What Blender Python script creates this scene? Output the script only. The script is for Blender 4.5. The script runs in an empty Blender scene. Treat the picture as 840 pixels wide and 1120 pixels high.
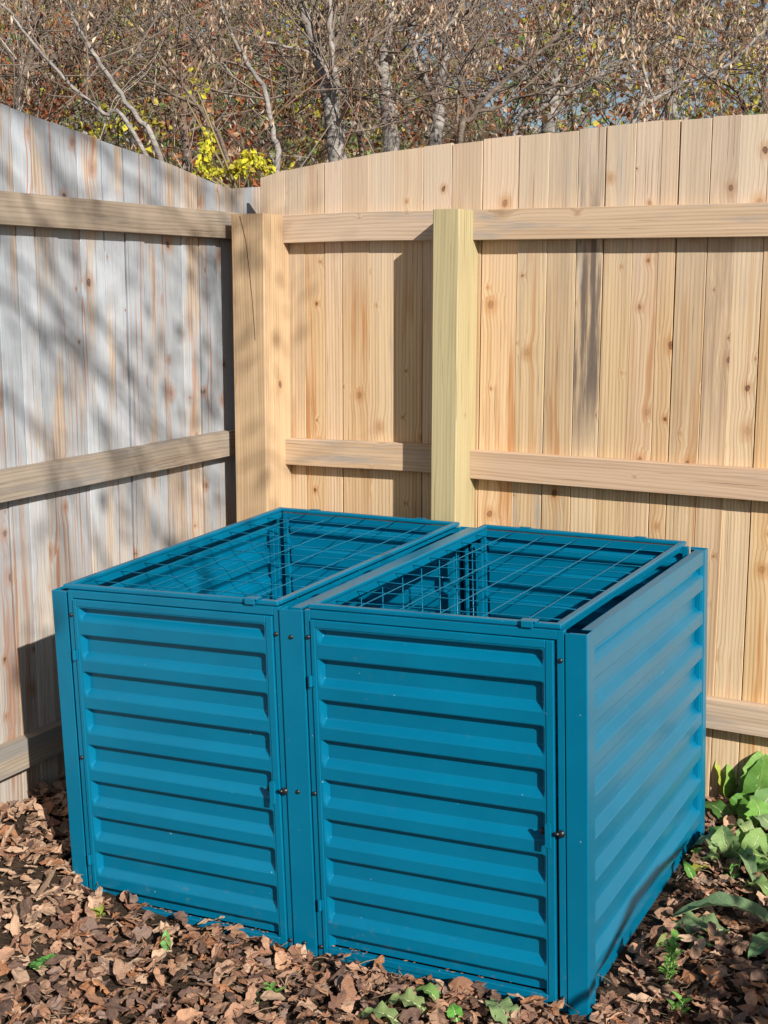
import bpy, math, random
import numpy as np
from math import sin, cos, pi, radians
from mathutils import Vector, noise as mn

random.seed(7); RS = np.random.RandomState(7)
scn = bpy.context.scene
COL = scn.collection

# ------------------------------------------------------------------ camera
F, PITCH, ROLL = 1438.52, 9.83, 0.1116
CX, CY = 420.0, 560.0
_p, _r = radians(PITCH), radians(ROLL)
FWD = np.array([0, cos(_p), -sin(_p)]); _rt = np.array([1, 0, 0.]); _up = np.cross(_rt, FWD)
RT = cos(_r)*_rt + sin(_r)*_up; UP = -sin(_r)*_rt + cos(_r)*_up
def ray(px, py): return FWD + RT*(px-CX)/F - UP*(py-CY)/F
def at(px, py, dist):            # point seen at a pixel of the 840x1120 photo, dist metres forward
    return ray(px, py)*dist
cam = bpy.data.objects.new('camera', bpy.data.cameras.new('camera')); COL.objects.link(cam)
from mathutils import Matrix
cam.matrix_world = Matrix(((RT[0], UP[0], -FWD[0], 0), (RT[1], UP[1], -FWD[1], 0), (RT[2], UP[2], -FWD[2], 0), (0, 0, 0, 1)))
cam.data.sensor_fit = 'HORIZONTAL'; cam.data.sensor_width = 36; cam.data.lens = F/840*36
cam.data.clip_end = 600; cam.data.clip_start = 0.05
scn.camera = cam

# ------------------------------------------------------------------ fence frames
def frame(a, c):
    a = radians(a); return np.array([cos(a), sin(a), 0]), np.array([-sin(a), cos(a), 0]), c
DR, NR, CR = frame(-28.68957, 3.77478)
DL, NL, CL = frame(62.76467, 2.53432)
def PR(s, o, z): return DR*s + NR*(CR+o) + np.array([0, 0, z])     # o > 0: behind the rail front
def PL(s, o, z): return DL*s + NL*(CL+o) + np.array([0, 0, z])
def hit(px, py, N, c):
    q = ray(px, py); return q*(c/(q@N))
def sR(px, py=300, o=.038): return float(hit(px, py, NR, CR+o)@DR)
def sL(px, py=300, o=.038): return float(hit(px, py, NL, CL+o)@DL)
SUN = -NR + 1.50*DR + np.array([0, 0, 1.06]); SUN = SUN/np.linalg.norm(SUN)

def ground_z(x, y):
    dl = CL - (x*NL[0]+y*NL[1])              # distance in front of the left fence
    z = -1.585 + 0.035*min(1, max(0, (x+.8)/1.3))
    z += 0.11*math.exp(-max(dl, 0)**2/0.16)
    z += 0.012*mn.noise(Vector((x*2.1, y*2.1, 0))) + 0.006*mn.noise(Vector((x*7, y*7, 3)))
    if dl < 0: z += 0
    dr = (x*NR[0]+y*NR[1]) - CR              # beyond the right fence
    if dr > 3: z += (dr-3)*0.05
    return z
def on_ground(px, py, h=0.0):
    q = ray(px, py); t = -1.56/q[2]
    for _ in range(12):
        P = q*t; t = (ground_z(P[0], P[1])+h)/q[2]
    return q*t

# ------------------------------------------------------------------ mesh builder
class MB:
    def __init__(s): s.v = []; s.f = []; s.uv = []; s.c = []; s.n = 0
    def add(s, verts, faces, uv=None, col=None):
        """uv: per-vertex; col: one rgb or per-face list"""
        b = s.n; vv = [tuple(map(float, p)) for p in verts]; s.v += vv; s.n += len(vv)
        for i, f in enumerate(faces):
            s.f.append(tuple(b+k for k in f))
            s.uv.append([uv[k] for k in f] if uv is not None else None)
            s.c.append(col[i] if isinstance(col, list) else col)
    def box(s, a, b, mp=None, bev=0.0, col=None):
        (x0, y0, z0), (x1, y1, z1) = a, b
        if bev <= 0:
            v = [(x, y, z) for x in (x0, x1) for y in (y0, y1) for z in (z0, z1)]
            f = [(0, 1, 3, 2), (4, 6, 7, 5), (0, 4, 5, 1), (2, 3, 7, 6), (0, 2, 6, 4), (1, 5, 7, 3)]
        else:
            import itertools
            v = []; idx = {}
            for X in (0, 1):
                for Y in (0, 1):
                    for Z in (0, 1):
                        cx, cy, cz = (x0, x1)[X], (y0, y1)[Y], (z0, z1)[Z]
                        sx, sy, sz = (1, -1)[X], (1, -1)[Y], (1, -1)[Z]
                        idx[X, Y, Z, 'x'] = len(v); v.append((cx, cy+sy*bev, cz+sz*bev))
                        idx[X, Y, Z, 'y'] = len(v); v.append((cx+sx*bev, cy, cz+sz*bev))
                        idx[X, Y, Z, 'z'] = len(v); v.append((cx+sx*bev, cy+sy*bev, cz))
            f = []
            q = [(0, 0), (1, 0), (1, 1), (0, 1)]
            for X in (0, 1):
                r = [idx[X, a_, b_, 'x'] for a_, b_ in q]; f.append(r if X else r[::-1])
                r = [idx[a_, X, b_, 'y'] for a_, b_ in q]; f.append(r if not X else r[::-1])
                r = [idx[a_, b_, X, 'z'] for a_, b_ in q]; f.append(r if X else r[::-1])
            for A in (0, 1):
                for B in (0, 1):
                    k = (A == B)
                    r = [idx[A, B, 0, 'x'], idx[A, B, 0, 'y'], idx[A, B, 1, 'y'], idx[A, B, 1, 'x']]; f.append(r if not k else r[::-1])
                    r = [idx[A, 0, B, 'x'], idx[A, 0, B, 'z'], idx[A, 1, B, 'z'], idx[A, 1, B, 'x']]; f.append(r if k else r[::-1])
                    r = [idx[0, A, B, 'y'], idx[0, A, B, 'z'], idx[1, A, B, 'z'], idx[1, A, B, 'y']]; f.append(r if not k else r[::-1])
                    for Z in (0, 1):
                        r = [idx[A, B, Z, 'x'], idx[A, B, Z, 'y'], idx[A, B, Z, 'z']]; f.append(r if (A+B+Z) % 2 == 1 else r[::-1])
        if mp: v = [mp(*p) for p in v]
        s.add(v, f, None, col)
    def tube(s, pts, rad, n=6, col=None, caps=True):
        pts = [np.array(p, float) for p in pts]; rings = []
        k = len(pts); rad = rad if hasattr(rad, '__len__') else [rad]*k
        prev = None
        V = []
        for i in range(k):
            t = pts[min(i+1, k-1)]-pts[max(i-1, 0)]; L = np.linalg.norm(t); t = t/(L if L > 0 else 1)
            if prev is None:
                a = np.array([0, 0, 1.]) if abs(t[2]) < .9 else np.array([1., 0, 0])
                u = np.cross(t, a)
            else:
                u = prev - t*(prev@t)
            u /= (np.linalg.norm(u)+1e-12); w = np.cross(t, u); prev = u
            for j in range(n):
                A = 2*pi*j/n; V.append(pts[i]+(u*cos(A)+w*sin(A))*rad[i])
        Fc = [(i*n+j, i*n+(j+1) % n, (i+1)*n+(j+1) % n, (i+1)*n+j) for i in range(k-1) for j in range(n)]
        if caps:
            Fc.append(tuple(range(n))[::-1]); Fc.append(tuple((k-1)*n+j for j in range(n)))
        s.add(V, Fc, None, col)
    def build(s, name, mat, parent=None, smooth=False, origin=None):
        me = bpy.data.meshes.new(name)
        o3 = np.array(origin if origin is not None else (0, 0, 0), float)
        if parent is not None and origin is None: o3 = np.array(parent_world(parent))
        V = np.array(s.v)-o3
        me.from_pydata(V.tolist(), [], s.f)
        if any(u is not None for u in s.uv):
            L = me.uv_layers.new(name='UVMap'); flat = []
            for f, u in zip(s.f, s.uv):
                if u is None: u = [(0, 0)]*len(f)
                for a in u: flat += [a[0], a[1]]
            L.data.foreach_set('uv', flat)
        if any(c is not None for c in s.c):
            A = me.attributes.new('tint', 'FLOAT_COLOR', 'CORNER'); flat = []
            for f, c in zip(s.f, s.c):
                c = c if c is not None else (1, 1, 1)
                flat += [c[0], c[1], c[2], c[3] if len(c) > 3 else 1.0]*len(f)
            A.data.foreach_set('color', flat)
        if smooth: me.polygons.foreach_set('use_smooth', [True]*len(s.f))
        me.materials.append(mat); me.update()
        o = bpy.data.objects.new(name, me); COL.objects.link(o)
        if parent is not None:
            o.parent = parent
            if origin is not None: o.location = Vector(origin)-Vector(parent_world(parent))
        elif origin is not None: o.location = Vector(origin)
        return o
def parent_world(p):
    v = Vector((0, 0, 0))
    while p is not None: v += p.location; p = p.parent
    return v
def tag(o, label=None, cat=None, group=None, kind=None):
    if label: o['label'] = label
    if cat: o['category'] = cat
    if group: o['group'] = group
    if kind: o['kind'] = kind
    return o
def thing(name, loc, label, cat, group=None):
    o = bpy.data.objects.new(name, None); COL.objects.link(o); o.location = Vector(loc)
    o.empty_display_size = .1
    return tag(o, label, cat, group)

# ------------------------------------------------------------------ materials
def newmat(name):
    m = bpy.data.materials.new(name); m.use_nodes = True
    nt = m.node_tree; b = nt.nodes['Principled BSDF']
    return m, nt, b
class N:
    """tiny node helper"""
    def __init__(s, nt): s.nt = nt
    def nd(s, t, **k):
        n = s.nt.nodes.new(t)
        for a, b in k.items(): setattr(n, a, b)
        return n
    def set(s, sock, v):
        if hasattr(v, 'links') or isinstance(v, bpy.types.NodeSocket): s.nt.links.new(v, sock)
        else: sock.default_value = v
    def math(s, op, a, b=0.0, c=None, clamp=False):
        n = s.nd('ShaderNodeMath', operation=op, use_clamp=clamp); s.set(n.inputs[0], a); s.set(n.inputs[1], b)
        if c is not None: s.set(n.inputs[2], c)
        return n.outputs[0]
    def comb(s, x, y, z=0.0):
        n = s.nd('ShaderNodeCombineXYZ'); s.set(n.inputs[0], x); s.set(n.inputs[1], y); s.set(n.inputs[2], z); return n.outputs[0]
    def noise(s, vec, scale=1, detail=2, rough=.5, dist=0, dims='3D'):
        n = s.nd('ShaderNodeTexNoise', noise_dimensions=dims); s.set(n.inputs['Vector'], vec)
        n.inputs['Scale'].default_value = scale; n.inputs['Detail'].default_value = detail
        n.inputs['Roughness'].default_value = rough; n.inputs['Distortion'].default_value = dist
        return n.outputs['Fac']
    def ramp(s, fac, stops, interp='LINEAR'):
        n = s.nd('ShaderNodeValToRGB'); n.color_ramp.interpolation = interp
        e = n.color_ramp.elements
        while len(e) < len(stops): e.new(.5)
        for i, (p, c) in enumerate(stops):
            e[i].position = p; e[i].color = (*c, 1) if len(c) == 3 else c
        s.set(n.inputs[0], fac); return n.outputs[0]
    def smooth(s, x, a, b, lo=0.0, hi=1.0):
        n = s.nd('ShaderNodeMapRange', interpolation_type='SMOOTHSTEP'); s.set(n.inputs[0], x)
        n.inputs[1].default_value = a; n.inputs[2].default_value = b; n.inputs[3].default_value = lo; n.inputs[4].default_value = hi
        return n.outputs[0]
    def mix(s, f, a, b, blend='MIX'):
        n = s.nd('ShaderNodeMix', data_type='RGBA', blend_type=blend); s.set(n.inputs[0], f)
        for k, v in ((6, a), (7, b)):
            if isinstance(v, tuple): n.inputs[k].default_value = (*v[:3], 1)
            else: s.set(n.inputs[k], v)
        return n.outputs[2]
    def bump(s, h, strength, dist):
        n = s.nd('ShaderNodeBump'); n.inputs['Strength'].default_value = strength; n.inputs['Distance'].default_value = dist
        s.set(n.inputs['Height'], h); return n.outputs[0]

def wood(name, light, dark, streak, knotc, grey=None, grey_amt=0.0, streak_amt=.5, knot_th=.5, bump=.6, ring=26, tint_var=.3, greylow=None, stain=False, warp_amt=.05, rust_over=0.0, bleach=False):
    m, nt, b = newmat(name); n = N(nt)
    uv = n.nd('ShaderNodeUVMap', uv_map='UVMap').outputs[0]
    sp = n.nd('ShaderNodeSeparateXYZ'); n.set(sp.inputs[0], uv); u, v = sp.outputs[0], sp.outputs[1]
    at_ = n.nd('ShaderNodeAttribute', attribute_name='tint'); ts = n.nd('ShaderNodeSeparateColor'); n.set(ts.inputs[0], at_.outputs['Color'])
    r1, r2, r3 = ts.outputs[0], ts.outputs[1], ts.outputs[2]
    # knots: irregular positions in metric uv space
    wob = n.noise(n.comb(n.math('MULTIPLY', u, 40), n.math('MULTIPLY', v, 40)), 1, 2, .5)
    kv = n.comb(n.math('ADD', n.math('MULTIPLY', u, 8.0), n.math('MULTIPLY', wob, .06)), n.math('ADD', n.math('MULTIPLY', v, 6.2), n.math('MULTIPLY', wob, .12)))
    vor = n.nd('ShaderNodeTexVoronoi', voronoi_dimensions='2D', feature='F1'); n.set(vor.inputs['Vector'], kv)
    vor.inputs['Scale'].default_value = 1.0; vor.inputs['Randomness'].default_value = 1
    vs = n.nd('ShaderNodeSeparateColor'); n.set(vs.inputs[0], vor.outputs['Color'])
    has = n.math('GREATER_THAN', vs.outputs[0], knot_th)
    size = n.math('MULTIPLY_ADD', n.math('POWER', vs.outputs[1], 2.0), .075, .022)
    kd = n.math('DIVIDE', vor.outputs['Distance'], size)                      # 1 at knot rim
    core = n.math('MULTIPLY', n.smooth(kd, .6, 1.15, 1, 0), has)
    halo = n.math('MULTIPLY', n.smooth(kd, .9, 3.2, 1, 0), has)
    pull = n.math('MULTIPLY', n.smooth(kd, 0.0, 6.5, 1, 0), has)
    fib = n.noise(n.comb(n.math('MULTIPLY', u, 420), n.math('MULTIPLY', v, 9)), 1, 3, .6)
    # grain
    warp = n.noise(n.comb(n.math('MULTIPLY', u, 9), n.math('MULTIPLY', v, .9), n.math('MULTIPLY', r1, 9)), 1, 2, .5)
    uu = n.math('ADD', n.math('ADD', u, n.math('MULTIPLY', warp, warp_amt)), n.math('MULTIPLY', pull, .009))
    fine = n.noise(n.comb(n.math('MULTIPLY', uu, 330), n.math('MULTIPLY', v, 5)), 1, 3, .6)
    rings = n.math('SINE', n.math('MULTIPLY', n.math('ADD', uu, n.math('MULTIPLY', fine, .0025)), 2*pi*ring*3.2))
    rings = n.math('POWER', n.math('MULTIPLY_ADD', rings, .5, .5), 2.2)
    med = n.noise(n.comb(n.math('MULTIPLY', uu, 42), n.math('MULTIPLY', v, 1.1), n.math('MULTIPLY', r2, 7)), 1, 3, .55)
    g = n.math('ADD', n.math('MULTIPLY', rings, .20), n.math('ADD', n.math('MULTIPLY', fine, .38), n.math('MULTIPLY', med, .58)))
    col = n.mix(n.smooth(g, .38, .84), light, dark)
    # resin / weather streaks
    st = n.noise(n.comb(n.math('MULTIPLY', uu, 23), n.math('MULTIPLY', v, 1.05), n.math('MULTIPLY', r3, 11)), 1, 4, .62)
    st2 = n.noise(n.comb(n.math('MULTIPLY', uu, 75), n.math('MULTIPLY', v, .8), n.math('MULTIPLY', r1, 13)), 1, 3, .6)
    stm = n.math('MULTIPLY', n.math('MAXIMUM', n.smooth(st, .54, .70), n.math('MULTIPLY', n.smooth(st2, .58, .72), .7)), streak_amt)
    pale_ = n.math('MULTIPLY', n.smooth(n.noise(n.comb(n.math('MULTIPLY', uu, 48), n.math('MULTIPLY', v, .9), n.math('MULTIPLY', r2, 17)), 1, 3, .6), .54, .70), .35)  # paler streaks along the grain
    col = n.mix(pale_, col, tuple(min(.85, c*1.18+.03) for c in light))
    col = n.mix(stm, col, streak)
    if grey is not None:
        gn = n.noise(n.comb(n.math('MULTIPLY', u, 14), n.math('MULTIPLY', v, 1.6), n.math('MULTIPLY', r1, 5)), 1, 4, .6)
        gm = n.smooth(n.math('ADD', gn, n.math('MULTIPLY', n.math('SUBTRACT', r3, .5), .25)), .62-grey_amt*.5, .80-grey_amt*.5)
        if greylow is not None:           # boards above this height are more weathered
            geo = n.nd('ShaderNodeNewGeometry'); sz = n.nd('ShaderNodeSeparateXYZ'); n.set(sz.inputs[0], geo.outputs['Position'])
            hgt = n.smooth(n.math('ADD', sz.outputs[2], n.math('MULTIPLY', n.math('SUBTRACT', med, .5), 1.4)), greylow[0], greylow[1], greylow[2], 1)
            gm = n.math('MULTIPLY', gm, hgt)
        col = n.mix(gm, col, n.mix(fine, grey, tuple(c*.52 for c in grey)))
    if rust_over:
        col = n.mix(n.math('MULTIPLY', n.math('MAXIMUM', n.smooth(st2, .59, .66), n.math('MULTIPLY', n.smooth(st, .57, .66), .45)), rust_over), col, streak)
        col = n.mix(n.math('MULTIPLY', n.smooth(fib, .52, .70), .35), col, (.16, .14, .125))
    if bleach:
        g3 = n.nd('ShaderNodeNewGeometry'); s3 = n.nd('ShaderNodeSeparateXYZ'); n.set(s3.inputs[0], g3.outputs['Position'])
        col = n.mix(n.math('MULTIPLY', n.smooth(n.math('ADD', s3.outputs[2], n.math('MULTIPLY', n.math('SUBTRACT', med, .5), .5)), -.15, .32), .55), col, n.mix(fine, (.64, .54, .45), (.50, .41, .33)))
    col = n.mix(n.math('MULTIPLY', halo, .5), col, streak)
    kr = n.math('MULTIPLY_ADD', n.math('SINE', n.math('MULTIPLY', kd, 13)), .22, .78)
    col = n.mix(n.math('MULTIPLY', n.math('MULTIPLY', core, kr), n.smooth(vs.outputs[2], .15, .85, .25, 1.0)), col, knotc)
    chk = n.noise(n.comb(n.math('MULTIPLY', u, 170), n.math('MULTIPLY', v, 2.4), 4.0), 1, 2, .5)
    crack = n.smooth(chk, .67, .72)
    col = n.mix(n.math('MULTIPLY', crack, .55), col, tuple(c*.35 for c in dark))
    if stain:      # water-stained boards carry a second value in alpha
        sm_ = n.noise(n.comb(n.math('MULTIPLY', u, 38), n.math('MULTIPLY', v, 2.2), 2.0), 1, 4, .65)
        geo2 = n.nd('ShaderNodeNewGeometry'); s2 = n.nd('ShaderNodeSeparateXYZ'); n.set(s2.inputs[0], geo2.outputs['Position'])
        zz = n.math('MULTIPLY', n.smooth(s2.outputs[2], -.62, -.25), n.smooth(s2.outputs[2], .42, .05, .35, 1))
        am = n.math('MULTIPLY', n.math('SUBTRACT', 1.0, at_.outputs['Alpha']), n.math('MULTIPLY', zz, n.smooth(sm_, .34, .58)))
        col = n.mix(am, col, n.mix(n.math('GREATER_THAN', at_.outputs['Alpha'], .3), (.15, .11, .085), (.32, .22, .14)))
    # per-board tint
    val = n.math('ADD', 1-tint_var/2, n.math('MULTIPLY', r2, tint_var))
    hs = n.nd('ShaderNodeHueSaturation'); n.set(hs.inputs['Color'], col); n.set(hs.inputs['Value'], val)
    n.set(hs.inputs['Saturation'], n.math('ADD', .88, n.math('MULTIPLY', r1, .2))); n.set(hs.inputs['Hue'], n.math('ADD', .4965, n.math('MULTIPLY', r3, .007)))
    n.set(b.inputs['Base Color'], hs.outputs[0])
    b.inputs['Roughness'].default_value = .78; b.inputs['Specular IOR Level'].default_value = .25
    h = n.math('ADD', n.math('MULTIPLY', g, .6), n.math('MULTIPLY', fib, .5)); h = n.math('SUBTRACT', h, n.math('MULTIPLY', crack, 1.5))
    n.set(b.inputs['Normal'], n.bump(h, bump, .0016))
    return m

M = {}
M['cedar'] = wood('cedar_boards', (.665, .48, .29), (.43, .265, .13), (.44, .20, .065), (.10, .035, .014), grey=(.54, .44, .35), grey_amt=-.10, streak_amt=.8, knot_th=.36, tint_var=.24, stain=True, bleach=True, warp_amt=.028)
M['cedar_rail'] = wood('rail_wood', (.56, .41, .285), (.41, .28, .18), (.38, .225, .12), (.19, .10, .05), grey=(.45, .38, .33), grey_amt=.08, streak_amt=.3, knot_th=.6, tint_var=.06)
M['old'] = wood('weathered_boards', (.50, .405, .315), (.29, .215, .15), (.34, .14, .05), (.05, .035, .03), grey=(.49, .525, .57), grey_amt=.66, streak_amt=.85, knot_th=.5, tint_var=.26, rust_over=.75, greylow=(-1.05, -.45, .30))
M['old_rail'] = wood('weathered_rail', (.35, .29, .225), (.24, .19, .145), (.26, .17, .10), (.09, .06, .045), grey=(.30, .275, .25), grey_amt=.3, streak_amt=.3, knot_th=.75, tint_var=.06, bump=.6)
M['post'] = wood('corner_post_wood', (.56, .39, .225), (.40, .245, .125), (.40, .22, .10), (.12, .06, .03), streak_amt=.35, knot_th=.8, tint_var=.05)
M['pt_post'] = wood('treated_post_wood', (.46, .38, .19), (.35, .275, .13), (.34, .25, .11), (.12, .08, .03), streak_amt=.5, knot_th=.86, tint_var=.05)

def paint():
    m, nt, b = newmat('teal_paint'); n = N(nt)
    geo = n.nd('ShaderNodeTexCoord').outputs['Object']
    a = n.noise(geo, 4, 4, .6); s = n.noise(geo, 260, 2, .6); dirt = n.noise(geo, 38, 5, .7)
    col = n.mix(n.smooth(a, .3, .7), (.000, .138, .250), (.000, .156, .280))
    sep = n.nd('ShaderNodeSeparateXYZ'); n.set(sep.inputs[0], geo)
    low = n.smooth(sep.outputs[2], .16, .0)
    dm = n.math('MULTIPLY', n.smooth(dirt, .58, .78), n.math('MULTIPLY_ADD', low, .75, .07))
    col = n.mix(dm, col, (.16, .14, .11))
    speck = n.smooth(n.noise(geo, 90, 1, .5), .80, .83)
    col = n.mix(n.math('MULTIPLY', speck, .6), col, (.35, .45, .47))
    n.set(b.inputs['Base Color'], col)
    n.set(b.inputs['Roughness'], n.math('ADD', .24, n.math('ADD', n.math('MULTIPLY', a, .12), n.math('MULTIPLY', dm, .5))))
    b.inputs['Specular IOR Level'].default_value = .30; b.inputs['Metallic'].default_value = .14
    n.set(b.inputs['Normal'], n.bump(n.math('MULTIPLY', n.noise(geo, 7, 1, .4), 6), .2, .0016))
    return m
M['paint'] = paint()
def simple(name, col, rough=.6, spec=.3, var=.25, scale=30, bump=.2, bd=.002):
    m, nt, b = newmat(name); n = N(nt)
    g = n.nd('ShaderNodeTexCoord').outputs['Object']; f = n.noise(g, scale, 4, .6)
    n.set(b.inputs['Base Color'], n.mix(f, tuple(c*(1-var) for c in col), tuple(min(1, c*(1+var)) for c in col)))
    b.inputs['Roughness'].default_value = rough; b.inputs['Specular IOR Level'].default_value = spec
    n.set(b.inputs['Normal'], n.bump(f, bump, bd)); return m
M['black'] = simple('black_bolt', (.012, .012, .014), .35, .5)
def tinted(name, rough=.7, transl=.25, vein=False, scale=60, var=.45, vamt=.6, vcol=(.55, .60, .35)):
    m, nt, b = newmat(name); n = N(nt)
    a = n.nd('ShaderNodeAttribute', attribute_name='tint').outputs['Color']
    g = n.nd('ShaderNodeTexCoord').outputs['Object']; f = n.noise(g, scale, 3, .65)
    hs = n.nd('ShaderNodeHueSaturation'); n.set(hs.inputs['Color'], a); n.set(hs.inputs['Value'], n.math('ADD', 1-var/2, n.math('MULTIPLY', f, var)))
    col = hs.outputs[0]
    if vein:
        uv = n.nd('ShaderNodeUVMap', uv_map='UVMap').outputs[0]
        sp = n.nd('ShaderNodeSeparateXYZ'); n.set(sp.inputs[0], uv)
        au = n.math('ABSOLUTE', sp.outputs[0])
        mid = n.smooth(au, .02, .08, 1, 0)
        k = n.math('SINE', n.math('MULTIPLY', n.math('SUBTRACT', sp.outputs[1], n.math('MULTIPLY', au, .09)), 2*pi*11))
        lat = n.smooth(k, .90, .99)
        vm = n.math('MAXIMUM', mid, n.math('MULTIPLY', lat, .5))
        col = n.mix(n.math('MULTIPLY', vm, vamt), col, n.mix(.5, col, vcol))
        b2 = n.math('MULTIPLY', vm, -1.0)
        n.set(b.inputs['Normal'], n.bump(n.math('ADD', b2, n.math('MULTIPLY', n.noise(g, 45, 3, .5), 1.2)), .6, .003))
    else:
        n.set(b.inputs['Normal'], n.bump(f, .5, .002))
    n.set(b.inputs['Base Color'], col)
    b.inputs['Roughness'].default_value = rough; b.inputs['Specular IOR Level'].default_value = .3
    out = nt.nodes['Material Output']
    if transl > 0:
        t = n.nd('ShaderNodeBsdfTranslucent'); n.set(t.inputs['Color'], col)
        mx = n.nd('ShaderNodeMixShader'); mx.inputs[0].default_value = transl
        nt.links.new(b.outputs[0], mx.inputs[1]); nt.links.new(t.outputs[0], mx.inputs[2]); nt.links.new(mx.outputs[0], out.inputs[0])
    return m
M['litter'] = tinted('dead_leaf', .75, .12, var=.55, scale=70, vein=True, vamt=.28, vcol=(.52, .36, .25))
M['green'] = tinted('broad_green_leaf', .55, .28, vein=True, var=.6, scale=38)
M['foliage'] = tinted('foliage', .65, .35)
M['twig'] = tinted('twig_bark', .85, 0, scale=120)
def bark(name, c1, c2):
    m, nt, b = newmat(name); n = N(nt)
    g = n.nd('ShaderNodeTexCoord').outputs['Object']
    f = n.noise(g, 14, 5, .65); s = n.nd('ShaderNodeMapping'); n.set(s.inputs[0], g); s.inputs['Scale'].default_value = (20, 20, 70)
    h = n.noise(s.outputs[0], 1, 3, .6)
    n.set(b.inputs['Base Color'], n.mix(n.smooth(n.math('MULTIPLY_ADD', h, .4, n.math('MULTIPLY', f, .6)), .35, .65), c1, c2))
    b.inputs['Roughness'].default_value = .85; b.inputs['Specular IOR Level'].default_value = .2
    n.set(b.inputs['Normal'], n.bump(n.math('ADD', f, h), .7, .01)); return m
M['bark'] = bark('grey_bark', (.17, .15, .135), (.36, .33, .30))
M['bark_brown'] = bark('brown_bark', (.06, .045, .035), (.22, .17, .135))
def soil(name, c1, c2, c3, sc=1.0):
    m, nt, b = newmat(name); n = N(nt)
    g = n.nd('ShaderNodeTexCoord').outputs['Object']
    f = n.noise(g, 18*sc, 6, .7); h = n.noise(g, 2.2*sc, 4, .6); k = n.noise(g, 90*sc, 3, .7)
    col = n.mix(n.smooth(f, .35, .65), c1, c2); col = n.mix(n.smooth(h, .45, .65), col, c3)
    n.set(b.inputs['Base Color'], col); b.inputs['Roughness'].default_value = .95; b.inputs['Specular IOR Level'].default_value = .15
    n.set(b.inputs['Normal'], n.bump(n.math('ADD', n.math('MULTIPLY', f, 3), k), .8, .012)); return m
M['soil'] = soil('soil', (.028, .018, .012), (.075, .048, .032), (.05, .033, .022))
M['hill'] = soil('leafy_slope', (.04, .03, .02), (.12, .075, .04), (.07, .07, .03), .25)

# ------------------------------------------------------------------ world + sun
w = bpy.data.worlds.new('World'); scn.world = w; w.use_nodes = True
nt = w.node_tree; bg = nt.nodes['Background']
sky = nt.nodes.new('ShaderNodeTexSky'); sky.sky_type = 'NISHITA'; sky.sun_disc = False
sky.sun_elevation = math.asin(SUN[2]); sky.sun_rotation = math.atan2(SUN[0], SUN[1])
nt.links.new(sky.outputs[0], bg.inputs[0]); bg.inputs[1].default_value = .06
sl = bpy.data.lights.new('sun', 'SUN'); sl.energy = 5.0; sl.angle = radians(.53); sl.color = (1, .95, .87)
so = bpy.data.objects.new('sun', sl); COL.objects.link(so)
so.rotation_euler = Vector(tuple(SUN)).to_track_quat('Z', 'Y').to_euler(); so.location = (4, -8, 6)
scn.view_settings.view_transform = 'Standard'; scn.view_settings.look = 'None'
scn.view_settings.exposure = 0.42; scn.view_settings.gamma = 1

# ------------------------------------------------------------------ ground
def make_ground():
    mb = MB(); xs = sorted(set([round(-3+i*.06, 3) for i in range(101)]+[-200, -120, -60, -30, -15, -8, -5, 5, 8, 15, 30, 60, 120, 200]))
    ys = sorted(set([round(.6+i*.06, 3) for i in range(90)]+[-60, -30, -15, -8, -4, -2, -.8, 7, 8, 10, 13, 17, 22, 30, 45, 70, 120, 200]))
    V = [(x, y, ground_z(x, y)-(.0)) for y in ys for x in xs]; k = len(xs)
    Fc = [(j*k+i, j*k+i+1, (j+1)*k+i+1, (j+1)*k+i) for j in range(len(ys)-1) for i in range(k-1)]
    mb.add(V, Fc); return tag(mb.build('ground', M['soil'], smooth=True), kind='structure')
make_ground()
def hill():
    mb = MB(); nx, ny = 60, 26; V = []
    for j in range(ny):
        for i in range(nx):
            x = -45+i*95/(nx-1); y = 13+j*2.2
            h = -1.4 + (y-13)*(.24 - .012*min(8, max(0, x))) + .8*mn.noise(Vector((x*.1, y*.1, 0)))
            V.append((x, y, h))
    Fc = [(j*nx+i, j*nx+i+1, (j+1)*nx+i+1, (j+1)*nx+i) for j in range(ny-1) for i in range(nx-1)]
    mb.add(V, Fc); return tag(mb.build('hill', M['hill'], smooth=True), kind='structure')
hill()

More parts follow.
